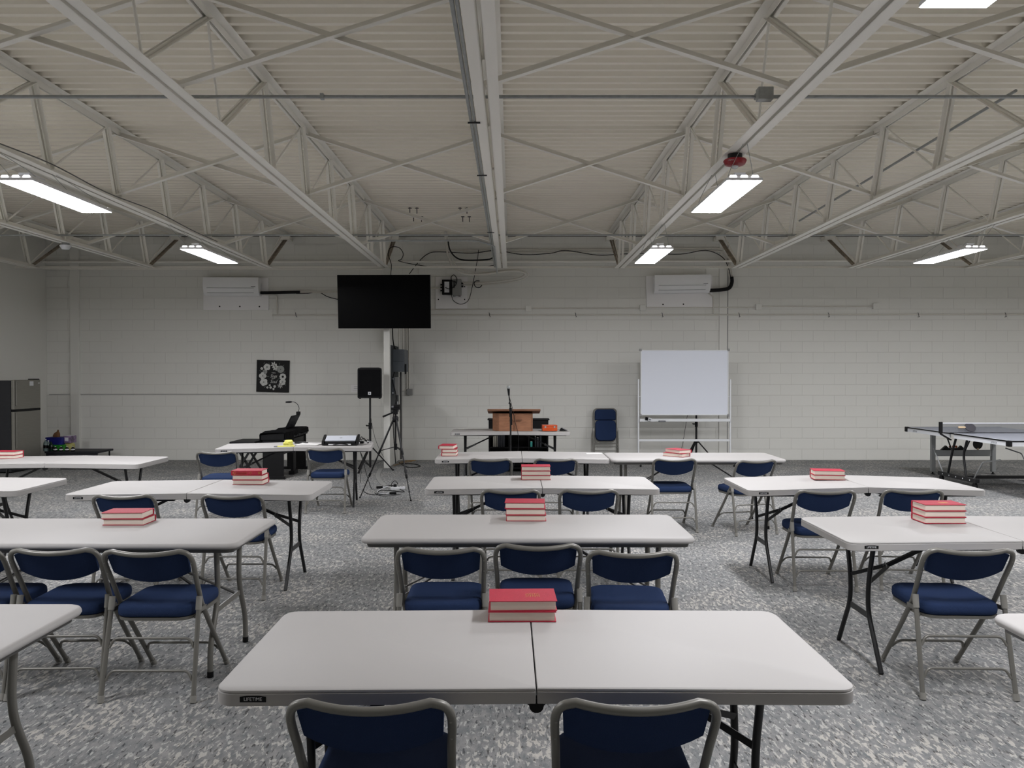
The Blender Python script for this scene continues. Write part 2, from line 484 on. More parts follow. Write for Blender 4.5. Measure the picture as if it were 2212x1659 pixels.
# ------------------------------------------------------------------ LED lamps
def make_lamp():
    t = thing('high_bay_lamp', 'x', 'lamp')
    w, l = .135, .62
    m = MB(); m.rings([[(x, y, .003) for x, y in rrect(-w - .006, w + .006, -l - .006, l + .006, .006, 2)], [(x, y, .022) for x, y in rrect(-w - .006, w + .006, -l - .006, l + .006, .006, 2)],
             [(x, y, .05) for x, y in rrect(-w * .8, w * .8, -l + .05, l - .05, .01, 2)], [(x, y, .055) for x, y in rrect(-w * .75, w * .75, -l + .06, l - .06, .01, 2)]])
    m.build('housing', 'white_plastic', t, smooth=30)
    me = bpy.data.meshes.new('light_panel'); me.from_pydata([(-w, -l, 0), (-w, l, 0), (w, l, 0), (w, -l, 0)], [], [(0, 1, 2, 3)])
    me.materials.append(MATS['led']); o = bpy.data.objects.new('light_panel', me); C.objects.link(o); o.parent = t
    for e in (-1, 1):
        for i in (-1, 0, 1):
            m = MB(); x = i * .085; y = e * (l - .014)
            m.prism([(x - .03, .034), (x + .03, .034), (x + .022, .047), (x - .022, .047)], min(y, y + e * .004), max(y, y + e * .004), 'y')
            m.build('light_slot', 'led_slot', t)
    MB().box(-.045, .045, -.5, -.28, .0552, .095).build('driver_box', 'white_plastic', t, bevel=.003)
    return t
lz = 3.13
def hang(t, x):
    dx = min((JX0 + JS * k - x for k in range(-4, 6)), key=abs)
    for e in (-1, 1):
        for s in (-1, 1):
            MB().tube(spline([(s * .1, e * .5, .05), (s * .085 + dx * .2, e * .5, .12), (s * .012 + dx, e * .5, JB - lz + .012)], 4), .0022, 6).build('hanger_wire', 'galvanized', t, smooth=60)
lamp0 = make_lamp(); fl = True; lamps = []
lamp_lab = {(-3.87, 6.9): 'large glowing LED lamp at the left edge', (-3.87, 10.35): 'small glowing LED lamp above the left air conditioner', (1.81, 6.9): 'glowing LED lamp hanging below the red fire alarm',
            (1.81, 10.35): 'small glowing LED lamp above the right air conditioner', (5.6, 10.35): 'glowing LED lamp at far right above the table tennis table', (1.81, 2.7): 'LED lamp cut off by the upper right edge of the picture'}
for x in (-7.9, -3.87, 1.81, 5.6, 9.4):  # positions missing from lamp_lab are unseen lamps, added to brighten the dark sides
    for y in (2.7, 6.9, 10.35):
        if x == -7.9 and y > 9: continue
        lab = lamp_lab.get((x, y), 'LED lamp hanging outside the picture, %s row, %s column' % ({-1.5: 'rear', 2.7: 'near', 6.9: 'middle', 10.35: 'back'}[y], {-7.9: 'leftmost', -3.87: 'left', 1.81: 'centre', 5.6: 'right', 9.4: 'outermost'}[x]))
        if fl: lamp0.location = (x, y, lz); lamp0['label'] = lab; lamp0['group'] = 'hanging LED lamps'; fl = False; lm = lamp0
        else: lm = dup(lamp0, (x, y, lz), None, lab, 'hanging LED lamps')
        lamps.append((lm, x))
for lm, x in lamps: hang(lm, x)

# ------------------------------------------------------------------ folding tables
TZ = 0.737
def make_fold_table(arch):
    t = thing('folding_table', 'x', 'table')
    W, D = .915, .38
    def bend(x): return arch * (1 - abs(x) / W)
    for s in (-1, 1):
        xa, xb = (-W, -.0015) if s < 0 else (.0015, W)
        rr = (.004, .055, .055, .004) if s < 0 else (.055, .004, .004, .055)
        def ring(ins, z, sub=True):
            o = rrect(xa + ins, xb - ins * .3 if s < 0 else xb - ins, -D + ins, D - ins, [max(q - ins, .002) for q in rr], 6)
            if s > 0: o = rrect(xa + ins * .3, xb - ins, -D + ins, D - ins, [max(q - ins, .002) for q in rr], 6)
            return [(x, y, TZ + z + bend(x)) for x, y in o]
        m = MB(); m.rings([ring(.006, -.048), ring(.0, -.045), ring(0, -.0125), ring(.003, -.0105), ring(.003, -.009), ring(.001, -.0075), ring(.002, -.003), ring(.007, 0)])
        h = m.build('tabletop_half', 'table_plastic', t, smooth=40)
        # side rails and legs
        for sy in (-1, 1):
            MB().box(s * .12 if s > 0 else -.86, .86 if s > 0 else -.12, sy * .30 - .012, sy * .30 + .012, TZ - .058, TZ - .0485).build('rail', 'black_steel', t)
        lx = s * .70
        for sy in (-1, 1):
            pts = fillet([(lx, sy * .185, TZ - .05), (lx, sy * .118, .45), (lx, sy * .115, .30), (lx, sy * .285, .004)], [.12, .10], 6)
            MB().tube(pts, .0135, 10).build('leg', 'black_steel', t, smooth=60)
        MB().tube([(lx, -.24, TZ - .058), (lx, .24, TZ - .058)], .012, 8).build('leg_pivot', 'black_steel', t, smooth=60)
        MB().beam((lx, -.118, .272), (lx, .118, .272), .006, .035, (1, 0, 0)).build('leg_tie', 'black_steel', t)
        for sy in (-1, 1):
            MB().beam((lx, sy * .112, .45), (lx - s * .16, sy * .012, .525), .006, .022, (0, 1, 0)).build('brace_link', 'black_steel', t)
        MB().beam((lx - s * .14, 0, .517), (s * .20, 0, TZ - .05), .022, .02, (0, 1, 0)).build('brace', 'black_steel', t)
        MB().tube([(lx - s * .15 + .004 * math.cos(a), .024 * math.cos(a), .52 + .024 * math.sin(a)) for a in [2 * math.pi * i / 14 for i in range(14)]], .002, 6, True).build('lock_ring', 'galvanized', t, smooth=60)
    for sy in (-1, 1):
        y = sy * (D - .004)
        m = MB(); m.lathe([(.021, -.012), (.021, .012)], 14, (0, y - sy * .010, TZ - .052 + arch), Matrix.Rotation(R(90), 4, 'X'))
        m.prism([(-.032, TZ - .044 + arch), (.032, TZ - .044 + arch), (.012, TZ - .06 + arch), (-.012, TZ - .06 + arch)], y - sy * .02, y - sy * .002, 'y')
        m.build('hinge', 'black_plastic', t)
    bz = TZ - .026
    out = [(-.037, -.0085), (.037, -.0085), (.037, .007), (.018, .0095), (-.018, .0095), (-.037, .007)]
    for side in (-1,):
        xb, yb = -.80, -D - .0008
        zz = bz + bend(xb)
        m = MB(); m.prism([(xb + x, zz + z) for x, z in out], yb, yb + .003, 'y')
        bd = m.build('badge', 'black_plastic', t); bd['label'] = 'small black maker badge'
        text('badge_lettering', 'LIFETIME', .0135, 'white_plastic', bd, (xb, yb - .0003, zz), (R(90), 0, 0), .0003)
    return t
def make_rigid_table():
    t = thing('banquet_table', 'x', 'table')
    W, D = .915, .38
    def ring(ins, z): return [(x, y, TZ + z) for x, y in rrect(-W + ins, W - ins, -D + ins, D - ins, max(.07 - ins, .01), 7)]
    MB().rings([ring(.02, -.034), ring(.006, -.03), ring(.0, -.02), ring(.001, -.012), ring(.006, -.004), ring(.016, 0)]).build('tabletop', 'table_plastic', t, smooth=45)
    m = MB(); m.rings([ring(.035, -.055), ring(.03, -.034)]); m.build('apron', 'table_steel', t)
    for s in (-1, 1):
        lx = s * .74
        for sy in (-1, 1):
            pts = fillet([(lx, sy * .19, TZ - .05), (lx, sy * .165, .40), (lx, sy * .285, .16), (lx, sy * .285, .003)], [.10, .10], 6)
            l = MB().tube(pts, .0155, 10).build('leg', 'chair_steel', t, smooth=60)
            MB().tube([(lx, sy * .285, .001), (lx, sy * .285, .032)], .0175, 10).build('foot_cap', 'black_plastic', l, smooth=60)
        MB().beam((lx, -.19, .33), (lx, .19, .33), .005, .03, (1, 0, 0)).build('leg_tie', 'chair_steel', t)
        MB().tube([(lx, -.24, TZ - .058), (lx, .24, TZ - .058)], .013, 8).build('leg_pivot', 'chair_steel', t, smooth=60)
        for sy in (-1, 1):
            MB().beam((lx - s * .01, sy * .12, .345), (s * .42, sy * .03, .52), .02, .008, (0, 1, 0)).build('brace_link', 'table_steel', t)
        MB().beam((s * .43, 0, .517), (s * .16, 0, TZ - .05), .024, .014, (0, 1, 0)).build('brace', 'table_steel', t)
    return t
G = 'white tables in the hall'
# (x, y of the centre, yaw in degrees, arch of the fold, label)
FOLD = [('C1', .068, 2.64, 0.2, .006, 'nearest white folding table, in the middle foreground'),
        ('C3', .236, 6.59, 0, .010, 'white folding table in the middle column, third from the camera'),
        ('C4', .106, 8.75, 0, .012, 'white folding table in the middle column, in front of the lectern table'),
        ('LT', -.03, 12.57, 0, .010, 'white folding table holding the wooden lectern'),
        ('L3', -2.40, 6.30, 0, .012, 'white folding table at left with a three-book stack, gold-lettered spine on top'),
        ('L4', -4.70, 6.49, 0, .010, 'empty white folding table cut off by the left edge'),
        ('L5', -4.60, 8.28, 0, .012, 'white folding table in front of the refrigerator'),
        ('L6', -2.66, 9.98, 7, .014, 'white folding table carrying the closed laptop'),
        ('R2', 2.70, 4.62, 0, .010, 'white folding table at right with three books stacked on it'),
        ('R3', 2.725, 6.52, 0, .026, 'white folding table at right, sagging ends, nearest the table tennis table')]
RIGID = [('C2', .087, 4.72, 0, 'white rigid table with three chairs pushed up to it, middle column'),
         ('C4b', 1.946, 8.71, 0, 'white rigid table in front of the whiteboard'),
         ('L1', -2.56, 2.74, 0, 'white rigid table cut off at the lower left corner'),
         ('L2', -2.36, 4.585, 0, 'white rigid table at left with a two-book stack'),
         ('R1', 2.69, 2.62, 0, 'white rigid table corner cut off at the lower right edge')]
TAB = {}
protos = {}
for key, x, y, a, arch, lab in FOLD:
    if arch in protos: o = dup(protos[arch])
    else: o = make_fold_table(arch); protos[arch] = o
    o.location = (x, y, 0); o.rotation_euler = (0, 0, R(a)); o['label'] = lab; o['group'] = G; TAB[key] = (x, y, a, arch)
rp = None
for key, x, y, a, lab in RIGID:
    o = make_rigid_table() if rp is None else dup(rp)
    rp = rp or o
    o.location = (x, y, 0); o.rotation_euler = (0, 0, R(a)); o['label'] = lab; o['group'] = G; TAB[key] = (x, y, a, 0)

# ------------------------------------------------------------------ folding chairs
def make_chair():
    t = thing('folding_chair', 'x', 'chair')
    def yb(z): return -.10 - .565 * (z - .44)
    def fl(z): return .27 - .841 * z
    # back frame: inverted U
    W = .222; zt = .752
    up = [(-.206, fl(.30), .30), (-.208, yb(.46), .46), (-.214, yb(.60), .60)]
    top = []
    n = 14
    for i in range(n + 1):
        u = -1 + 2 * i / n
        bow = (1 - u * u)
        top.append((u * (W - .058), yb(zt) - .026 * bow, zt - .013 * bow))
    cl = [Vector((-.2175, yb(.655), .655)), Vector((-W, yb(.72), .715)), Vector((-W + .012, yb(zt) + .004, zt - .008))]
    corner = spline([Vector(up[2]), Vector((-.2185, yb(.665), .665)), Vector((-.2165, yb(.71), .71)), Vector((-.200, yb(.742), .741)), Vector(top[0])], 4)[1:-1]
    left = [Vector(p) for p in up] + corner
    right = [Vector((-p.x, p.y, p.z)) for p in reversed(left)]
    MB().tube(left + [Vector(p) for p in top] + right, .0128, 10).build('back_frame', 'chair_steel', t, smooth=60)
    for s in (-1, 1):
        l = MB().tube([(s * .206, fl(.30), .30), (s * .205, fl(.012), .012)], .0126, 10).build('leg', 'chair_steel', t, smooth=60)
        MB().tube([(s * .205, fl(.03), .03), (s * .205, fl(.0), .002)], .0155, 10).build('foot_cap', 'cap_plastic', l, smooth=60)
        def ry(z): return -.275 + .22 * z
        def rx(z): return s * (.229 - .018 * z)
        l = MB().tube([(rx(.012), ry(.012), .012), (rx(.47), ry(.47), .47)], .0122, 10).build('leg', 'chair_steel', t, smooth=60)
        MB().tube([(rx(0), ry(0), .002), (rx(.034), ry(.034), .034)], .0158, 10).build('foot_cap', 'cap_plastic', l, smooth=60)
        MB().tube([(rx(.435), ry(.435), .435), (rx(.50), ry(.50), .50)], .0155, 10).build('hinge_sleeve', 'cap_plastic', t, smooth=60)
        MB().beam((s * .226, ry(.43), .432), (s * .221, yb(.425) + .012, .425), .022, .006, (0, 0, 1)).build('hinge_link', 'chair_steel', t)
    def stretcher(z, yf, xf, r=.0068):
        e = .045
        pts = [(-xf(z - e), yf(z - e), z - e), (-xf(z) + .022, yf(z), z), (xf(z) - .022, yf(z), z), (xf(z - e), yf(z - e), z - e)]
        MB().tube(fillet(pts, .03, 5), r, 8).build('stretcher', 'chair_steel', t, smooth=60)
    stretcher(.30, lambda z: -.275 + .22 * z, lambda z: .229 - .018 * z - .012)
    stretcher(.148, lambda z: -.275 + .22 * z, lambda z: .229 - .018 * z - .012)
    stretcher(.165, fl, lambda z: .194)
    # backrest pad, closed, bowed
    nu, nv = 12, 6; F = []; B = []
    for j in range(nv + 1):
        v = j / nv; rf = []; rb = []
        for i in range(nu + 1):
            u = -1 + 2 * i / nu
            zb = .583 + .05 * abs(u) ** 2.2; zz = .752 - .013 * (1 - u * u) - .028 * max(0, abs(u) - .72) / .28
            z = zb + (zz - zb) * v; x = u * (.198 - .006 * (1 - v))
            edge = min(1, 4 * min(v, 1 - v) + .25) * min(1, 5 * (1 - abs(u)) + .3)
            y = yb(z) - .026 * (1 - u * u)
            rf.append((x, y + .010 + .030 * edge, z + .004 * v)); rb.append((x, y - .004 * edge + .002, z))
        F.append(rf); B.append(rb)
    m = MB(); vs = [p for r in F for p in r] + [p for r in B for p in r]; K = (nu + 1) * (nv + 1); fs = []
    ix = lambda j, i: j * (nu + 1) + i
    for j in range(nv):
        for i in range(nu):
            fs.append((ix(j, i), ix(j + 1, i), ix(j + 1, i + 1), ix(j, i + 1)))
            fs.append((K + ix(j, i), K + ix(j, i + 1), K + ix(j + 1, i + 1), K + ix(j + 1, i)))
    rim = [ix(0, i) for i in range(nu + 1)] + [ix(j, nu) for j in range(1, nv + 1)] + [ix(nv, i) for i in range(nu - 1, -1, -1)] + [ix(j, 0) for j in range(nv - 1, 0, -1)]
    for a in range(len(rim)):
        p, q = rim[a], rim[(a + 1) % len(rim)]; fs.append((p, q, K + q, K + p))
    m.add(vs, fs); m.build('backrest', 'blue_fabric', t, smooth=50)
    # rivets
    for s in (-1, 1):
        for z in (.63, .69):
            MB().lathe([(.004, 0), (.003, .0025)], 8, (s * .2165, yb(z) - .0125, z), Matrix.Rotation(R(90), 4, 'X')).build('rivet', 'cap_plastic', t)
    # seat pad and pan
    def oc(sc, z, dz=0):
        o = rrect(-.198, .198, -.215, .225, [.09, .09, .075, .075], 6)
        return [(x * sc * (1 + .02 * (y / .22)), .005 + (y - .005) * sc, z + dz * (1 - (x / .2) ** 2)) for x, y in o]
    MB().rings([oc(.95, .403), oc(1, .412), oc(1.01, .43), oc(1, .45), oc(.965, .461), oc(.86, .467), oc(.6, .463), oc(.25, .459)]).build('seat', 'blue_fabric', t, smooth=50)
    MB().rings([oc(.90, .384), oc(.975, .388), oc(.985, .404)]).build('seat_pan', 'chair_steel', t, smooth=50)
    for s in (-1, 1):
        MB().beam((s * .194, -.16, .392), (s * .194, .15, .392), .006, .014, (1, 0, 0)).build('seat_rail', 'chair_steel', t)
    return t
CH = [  # px of the back-frame centre, py of its top, yaw, label
    (795, 1512, 0, 'padded blue folding chair at the nearest table, on the left'),
    (1379, 1512, 0, 'padded blue folding chair at the nearest table, on the right'),
    (951, 1182, 0, 'leftmost of three blue chairs at the middle rigid table'),
    (1163, 1174, 0, 'middle one of three blue chairs at the middle rigid table'),
    (1368, 1189, -3, 'rightmost of three blue chairs at the middle rigid table'),
    (1103, 1057, 0, 'blue chair tucked behind the three-book stack of the middle column'),
    (1273, 1057, 0, 'blue chair right of the hinge of the third middle table'),
    (1059, 990, 0, 'left blue chair of the pair in front of the lectern table'),
    (1201, 990, 0, 'right blue chair of the pair in front of the lectern table'),
    (1459, 990, 0, 'blue chair at the table in front of the whiteboard, turned straight'),
    (1637, 993, 14, 'blue chair at the whiteboard table, turned aside'),
    (312, 1187, 0, 'right blue chair of the row at the left rigid table'),
    (110, 1184, 2, 'second blue chair from the right in the row at the left rigid table'),
    (-100, 1184, 0, 'blue chair cut off by the left edge at the left rigid table'),
    (263, 1068, 2, 'blue chair behind the two-book stack on the left'),
    (498, 1068, 0, 'blue chair below the three-book stack with gold spine'),
    (466, 975, 4, 'blue chair left of the piano, pulled out'),
    (701, 968, 0, 'blue chair pulled up to the laptop table'),
    (2101, 1184, -2, 'nearest blue chair on the right, whole chair in view'),
    (1787, 1058, -2, 'left blue chair of the pair at the far right table'),
    (1976, 1057, -4, 'right blue chair of the pair at the far right table, behind three books'),
]
ch0 = make_chair(); fc = True
for px, py, a, lab in CH:
    d = (CAM_Z - .765) * FPX / (py - 807.0)
    x = (px - 1106) * d / FPX
    a_ = R(a); oy = .279
    loc = (x - oy * math.sin(a_), d + oy * math.cos(a_), 0)
    if fc: ch0.location = loc; ch0.rotation_euler = (0, 0, a_); ch0['label'] = lab; ch0['group'] = 'blue padded folding chairs'; fc = False
    else: dup(ch0, loc, a_, lab, 'blue padded folding chairs')

# ------------------------------------------------------------------ books
BL, BD, BT = .243, .165, .037
def make_book():
    t = thing('hymnal', 'x', 'book')
    m = MB(); L = BL / 2; D = BD / 2
    m.box(-L, L, -D, D, 0, .003); m.box(-L, L, -D, D, BT - .003, BT)
    sp = [(D - .004, 0), (D + .002, .006), (D + .003, BT / 2), (D + .002, BT - .006), (D - .004, BT), (D - .008, BT - .004), (D - .007, .004)]
    m.prism(sp, -L, L, 'x')
    m.build('cover', 'book_cloth', t)
    m = MB(); m.box(-L + .005, L - .005, -D + .005, D - .0055, .0032, BT - .0032); m.build('page_block', 'pages', t)
    return t
bk0 = make_book(); fb = True
def stack(tkey, px, py_bottom, yaws, what, d=None, flips=(), offs=None):
    """books piled on a table; py_bottom = pixel row of the near lower edge"""
    global fb
    tx, ty, ta, arch = TAB[tkey]
    if d is None: d = (CAM_Z - TZ) * FPX / (py_bottom - 807.0)
    x = (px - 1106) * d / FPX; out = []
    n = len(yaws)
    z = TZ + arch * (1 - max(0, abs(x - tx) - .125) / .915) + .0006
    for i, a in enumerate(yaws):
        place = {1: ['only'], 2: ['lower', 'upper'], 3: ['bottom', 'middle', 'top']}[n][i]
        lab = '%s red hymnal of the %s' % (place, what)
        ox, oy = offs[i] if offs else (0, 0)
        loc = (x + ox, d + BD / 2 + oy, z + i * (BT + .0004)); rz = R(a + (180 if i in flips else 0))
        if fb: o = bk0; o.location = loc; o.rotation_euler = (0, 0, rz); o['label'] = lab; fb = False
        else: o = dup(bk0, loc, rz, lab)
        o['group'] = 'red hymnals stacked on the tables'; out.append(o)
    return out
s1 = stack('C1', 1128, 1350, (0, 1.5), 'pair on the nearest table', offs=[(0, 0), (.002, .004)])
stack('C2', 1136, 1127, (0, -1, -2), 'stack on the middle rigid table', offs=[(.002, 0), (0, .002), (-.004, .004)])
stack('C3', 1158, 1033, (0, 0, 0), 'stack at the hinge of the third middle table', d=6.66)
stack('C4', 970, 981, (90, 92, 84), 'small stack at the table end near the tripod', d=8.68, offs=[(0, .02), (0, .02), (-.02, .025)])
stack('C4b', 1465, 983, (-42, -62), 'loose pair in front of the whiteboard', d=8.62, offs=[(0, 0), (.02, .01)])
stack('R3', 1797, 1031, (-8, -9), 'pair on the far right table', d=6.54)
s7 = stack('R2', 2045, 1129, (0, 0, 0), 'stack on the right table', d=4.72)
stack('L2', 262, 1134, (0, 2), 'pair on the left rigid table', d=4.72, offs=[(.005, 0), (-.005, -.002)])
s9 = stack('L3', 533, 1042, (0, 0, 1), 'stack with a gold lettered spine', d=6.38, flips=(2,), offs=[(.004, 0), (0, 0), (-.006, -.003)])
stack('L5', 4, 990, (0, 0), 'pair at the left edge', d=8.38)
# gold stamping on covers and the one spine that faces the room
def stamp(b, cx):
    m = MB()
    for i in range(7):
        x = cx + i * .008; l = (.05, .03, .044, .036, .052, .03, .05)[i] * .9
        m.box(x, x + .0015, -.01 - l / 2, -.01 + l / 2, BT, BT + .0003)
    for i in range(5):
        a = cx + .004 + i * .009
        m.tube(spline([(a, -.03, BT + .0003), (a + .006, -.012, BT + .0003), (a - .001, .004, BT + .0003), (a + .007, .022, BT + .0003)], 4), .0005, 4)
    o = m.build('gold_stamp', 'gold', b); o['label'] = 'gold stamped emblem lettering'
stamp(s1[1], .012)
stamp(s7[2], .0)
sp = s9[2]
o = text('spine_lettering', 'C', .034, 'gold', sp, (.098, BD / 2 + .0034, BT / 2), (R(90), 0, R(180)), .0003, shear=.2)
m = MB()
pts = [(.084 - i * .0035, BD / 2 + .0036, BT / 2 + (.0055 if i % 2 else -.0065) * (1.0 if i % 5 else 1.35)) for i in range(26)]
m.tube(pts, .0010, 4)
m.tube([(.095 - i * .004, BD / 2 + .0036, BT / 2 - .0125) for i in range(24)], .0005, 4)
for i in range(5): m.tube([(-.095 - .0032 * i, BD / 2 + .0036, BT / 2 - .009), (-.095 - .0032 * i, BD / 2 + .0036, BT / 2 + .009)], .0009, 4)
m.tube([(-.034 + .006 * math.cos(a), BD / 2 + .0036, BT / 2 + .009 * math.sin(a)) for a in [i * math.pi / 6 for i in range(12)]], .0009, 4, True)
o2 = m.build('spine_ornament', 'gold', sp); o2['label'] = 'worn gold spine lettering'

# ------------------------------------------------------------------ post, partition and electrical gear
PX0, PX1, PY0 = -2.21, -2.105, 13.85
m = MB(); m.box(PX0, PX1, PY0, PY0 + .105, 0, JB - .002)
tag(m.build('steel_post', 'wall_paint', bevel=.004), 'square painted post below the joist, behind the loudspeaker', 'post')
struct(MB().box(PX0 + .02, PX1 - .03, PY0 + .106, WY, 0, 3.4).build('wall_stub', 'wall_paint'), 'short painted partition between post and back wall')
bx = PX1 - .0295
tag(MB().box(bx, bx + .018, PY0 + .16, WY - .12, .92, 2.13).build('backing_board', 'board_grey'), 'dark grey backing board on the partition beside the post', 'board')
t = thing('switch_cabinet', 'grey electrical cabinet high beside the post', 'cabinet', (bx + .0185, 14.28, 0))
MB().box(0, .20, 0, .52, 1.66, 2.06).build('body', 'panel_grey', t, bevel=.004)
MB().box(.2005, .206, .01, .51, 1.67, 2.05).build('door', 'panel_grey', t, bevel=.002)
MB().box(.206, .235, .04, .07, 1.62, 1.80).build('switch_lever', 'black_plastic', t, bevel=.003)
MB().box(.004, .196, -.002, -.0005, 1.846, 1.852).build('seam', 'board_grey', t)
t = thing('disconnect_box', 'narrow grey switch box below the electrical cabinet', 'box', (bx + .0185, 14.12, 0))
MB().box(.05, .115, .05, .25, 1.25, 1.57).build('body', 'box_grey', t, bevel=.003)
MB().box(0, .05, .03, .28, 1.25, 1.57).build('back_plate', 'panel_grey', t)
for z in (1.29, 1.535): MB().lathe([(.013, 0), (.013, .012), (.006, .016)], 10, (.02, .029, z), Matrix.Rotation(R(90), 4, 'X')).build('bolt', 'white_plastic', t)
run('conduit', 'white conduit rising from the electrical cabinet behind the television', 'conduit', [(bx + .10, 14.50, 2.06), (bx + .10, 14.50, 3.36)], .013, 'pipe_white')
run('conduit', 'second white conduit rising from the electrical cabinet', 'conduit', [(bx + .155, 14.62, 2.06), (bx + .155, 14.62, 3.36)], .011, 'pipe_white')
run('power_cable', 'black cable dropping along the partition into the electrical cabinet', 'cable', spline([(bx + .03, 14.2, 3.3), (bx + .028, 14.2, 2.4), (bx + .04, 14.24, 2.15), (bx + .05, 14.4, 2.062)], 5), .010, 'black_plastic')
run('cable_duct', 'dark duct running down from the cabinet to the floor', 'duct', [(bx + .10, 14.74, 1.655), (bx + .10, 14.74, .06)], .022, 'table_steel')
run('power_cable', 'black cable hanging between the switch boxes', 'cable', spline([(bx + .06, 14.2, 1.65), (bx + .04, 14.13, 1.5), (bx + .10, 14.13, 1.2), (bx + .05, 14.1, .8), (bx + .09, 14.12, .05)], 6), .008, 'black_plastic')
run('conduit', 'white conduit bending towards the switch box right of the post', 'conduit', fillet([P(878.5, 600, 15.12), P(879, 842, 15.12), P(867, 844, 15.10)], .12, 6), .011, 'pipe_white')
run('conduit', 'white conduit ending in the small grey wall box', 'conduit', [P(883.5, 600, 15.13), P(883.5, 840, 15.13)], .009, 'pipe_white')
tag(MB().box(wx(879.5), wx(892), WY - .07, WY - .001, P(885, 853, WY).z, P(885, 840, WY).z).build('outlet_box', 'box_grey', bevel=.004), 'small grey wall box right of the post', 'box')

# ------------------------------------------------------------------ television
tv = thing('television', 'large black flat television on the post', 'television', (-2.16, 13.62, 2.845), R(-1.0))
Mx = Matrix.Rotation(R(5), 4, 'X')
MB().box(-.785, .785, -.025, .03, -.45, .45, Mx).build('casing', 'black_plastic', tv, bevel=.004)
MB().box(-.777, .777, -.0262, -.0252, -.442, .442, Mx).build('screen', 'screen', tv)
MB().box(-.12, .12, .031, .19, -.15, .15, Mx).build('wall_bracket', 'black_steel', tv)

# ------------------------------------------------------------------ air conditioners and their boards
def ac(px0, px1, py0, py1, ax0, ax1, ay0, ay1, tilt, side, lab1, lab2):
    a = P(px0, py0, WY); b = P(px1, py1, WY)
    t = thing('backing_board', lab1, 'board', ((a.x + b.x) / 2, WY - .002, (a.z + b.z) / 2)); t.rotation_euler = (0, R(tilt), 0)
    w, h = (b.x - a.x) / 2, (a.z - b.z) / 2
    MB().box(-w, w, -.019, 0, -h, h).build('panel', 'board_white', t, bevel=.001)
    for u in (-.5, .12, .72):
        if u > .5 and side == 'r': continue
        MB().lathe([(.014, 0), (.014, .003)], 10, (u * w, -.0195, -h * .78), Matrix.Rotation(R(90), 4, 'X')).build('screw', 'black_plastic', t)
    p = P(ax0, ay0, WY - .1); q = P(ax1, ay1, WY - .1)
    t2 = thing('air_conditioner', lab2, 'air conditioner', ((p.x + q.x) / 2, WY - .021, (p.z + q.z) / 2)); t2.rotation_euler = (0, R(tilt), 0)
    w, h = (q.x - p.x) / 2, (p.z - q.z) / 2
    prof = [(0, -h), (-.10, -h), (-.165, -h * .72), (-.195, -h * .2), (-.20, h * .2), (-.195, h), (0, h)]
    MB().prism(prof, -w, w, 'x').build('body', 'ac_white', t2, bevel=.006, smooth=35)
    MB().beam((-w * .86, -.171, -h * .70), (w * .82, -.171, -h * .70), .006, .002, (0, 0, 1)).build('louver_edge', 'grey_mark', t2)
    lv = MB(); lv.add([(-w * .86, -.1995, -h * .22), (w * .84, -.1995, -h * .22), (w * .80, -.1725, -h * .68), (-w * .80, -.1725, -h * .68), (-w * .86, -.194, -h * .22), (w * .84, -.194, -h * .22), (w * .80, -.166, -h * .68), (-w * .80, -.166, -h * .68)],
           [(0, 1, 2, 3), (7, 6, 5, 4), (0, 4, 5, 1), (1, 5, 6, 2), (2, 6, 7, 3), (3, 7, 4, 0)])
    lv.build('louver', 'ac_white', t2)
    m = MB(); m.beam((-w * .86, -.2003, -h * .19), (w * .84, -.2003, -h * .19), .005, .0015, (0, 0, 1)); m.build('panel_seam', 'grey_mark', t2)
    m = MB(); m.box(w * .74, w * .90, -.203, -.2005, -h * .06, h * .0); m.build('maker_mark', 'grey_mark', t2)
ac(440, 581, 600.5, 670, 443, 562, 600.5, 639, 0.2, 'l', 'white board behind the left air conditioner', 'white wall air conditioner left of the television')
ac(1396, 1538, 595.5, 665, 1412, 1532, 595, 633, -.7, 'r', 'white board behind the right air conditioner', 'white wall air conditioner above the whiteboard')
# control board between television and right air conditioner
a = P(941, 598, WY); b = P(1010, 667, WY)
t = thing('backing_board', 'white square board carrying the grey and black control boxes', 'board', ((a.x + b.x) / 2, WY - .002, (a.z + b.z) / 2))
w = (b.x - a.x) / 2; h = (a.z - b.z) / 2
MB().box(-w, w, -.019, 0, -h, h).build('panel', 'board_white', t, bevel=.001)
for u, v in ((-.82, -.42), (.82, -.42), (.82, .38)): MB().lathe([(.012, 0), (.012, .003)], 10, (u * w, -.0195, v * h), Matrix.Rotation(R(90), 4, 'X')).build('screw', 'black_plastic', t)
a = P(955, 604, WY - .1); b = P(976, 637, WY - .1)
t = thing('control_box', 'black control box with white label, next to the television', 'box', ((a.x + b.x) / 2, WY - .0205, (a.z + b.z) / 2))
MB().box(-.09, .09, -.11, 0, -.14, .14).build('body', 'black_plastic', t, bevel=.006)
MB().box(-.045, .045, -.1115, -.1105, -.10, .10).build('label', 'white_plastic', t)
for z in (.05, 0, -.06): MB().tube([(-.09, -.05, z), (-.125, -.05, z)], .014, 8).build('gland', 'black_plastic', t, smooth=60)
a = P(976, 604, WY - .1); b = P(995, 637, WY - .1)
t = thing('control_box', 'grey control box beside the black one', 'box', ((a.x + b.x) / 2 + .012, WY - .0205, (a.z + b.z) / 2))
MB().box(-.082, .082, -.12, 0, -.15, .15).build('body', 'box_grey', t, bevel=.008)
MB().box(-.06, -.04, -.1215, -.1205, -.02, .12).build('label', 'black_plastic', t)
for z in (.075, .02): MB().tube([(.082, -.05, z), (.12, -.05, z)], .018, 8).build('gland', 'black_plastic', t, smooth=60)
for x in (-.05, .05): MB().lathe([(.02, 0), (.02, .03)], 8, (x, -.05, -.18)).build('foot', 'box_grey', t)

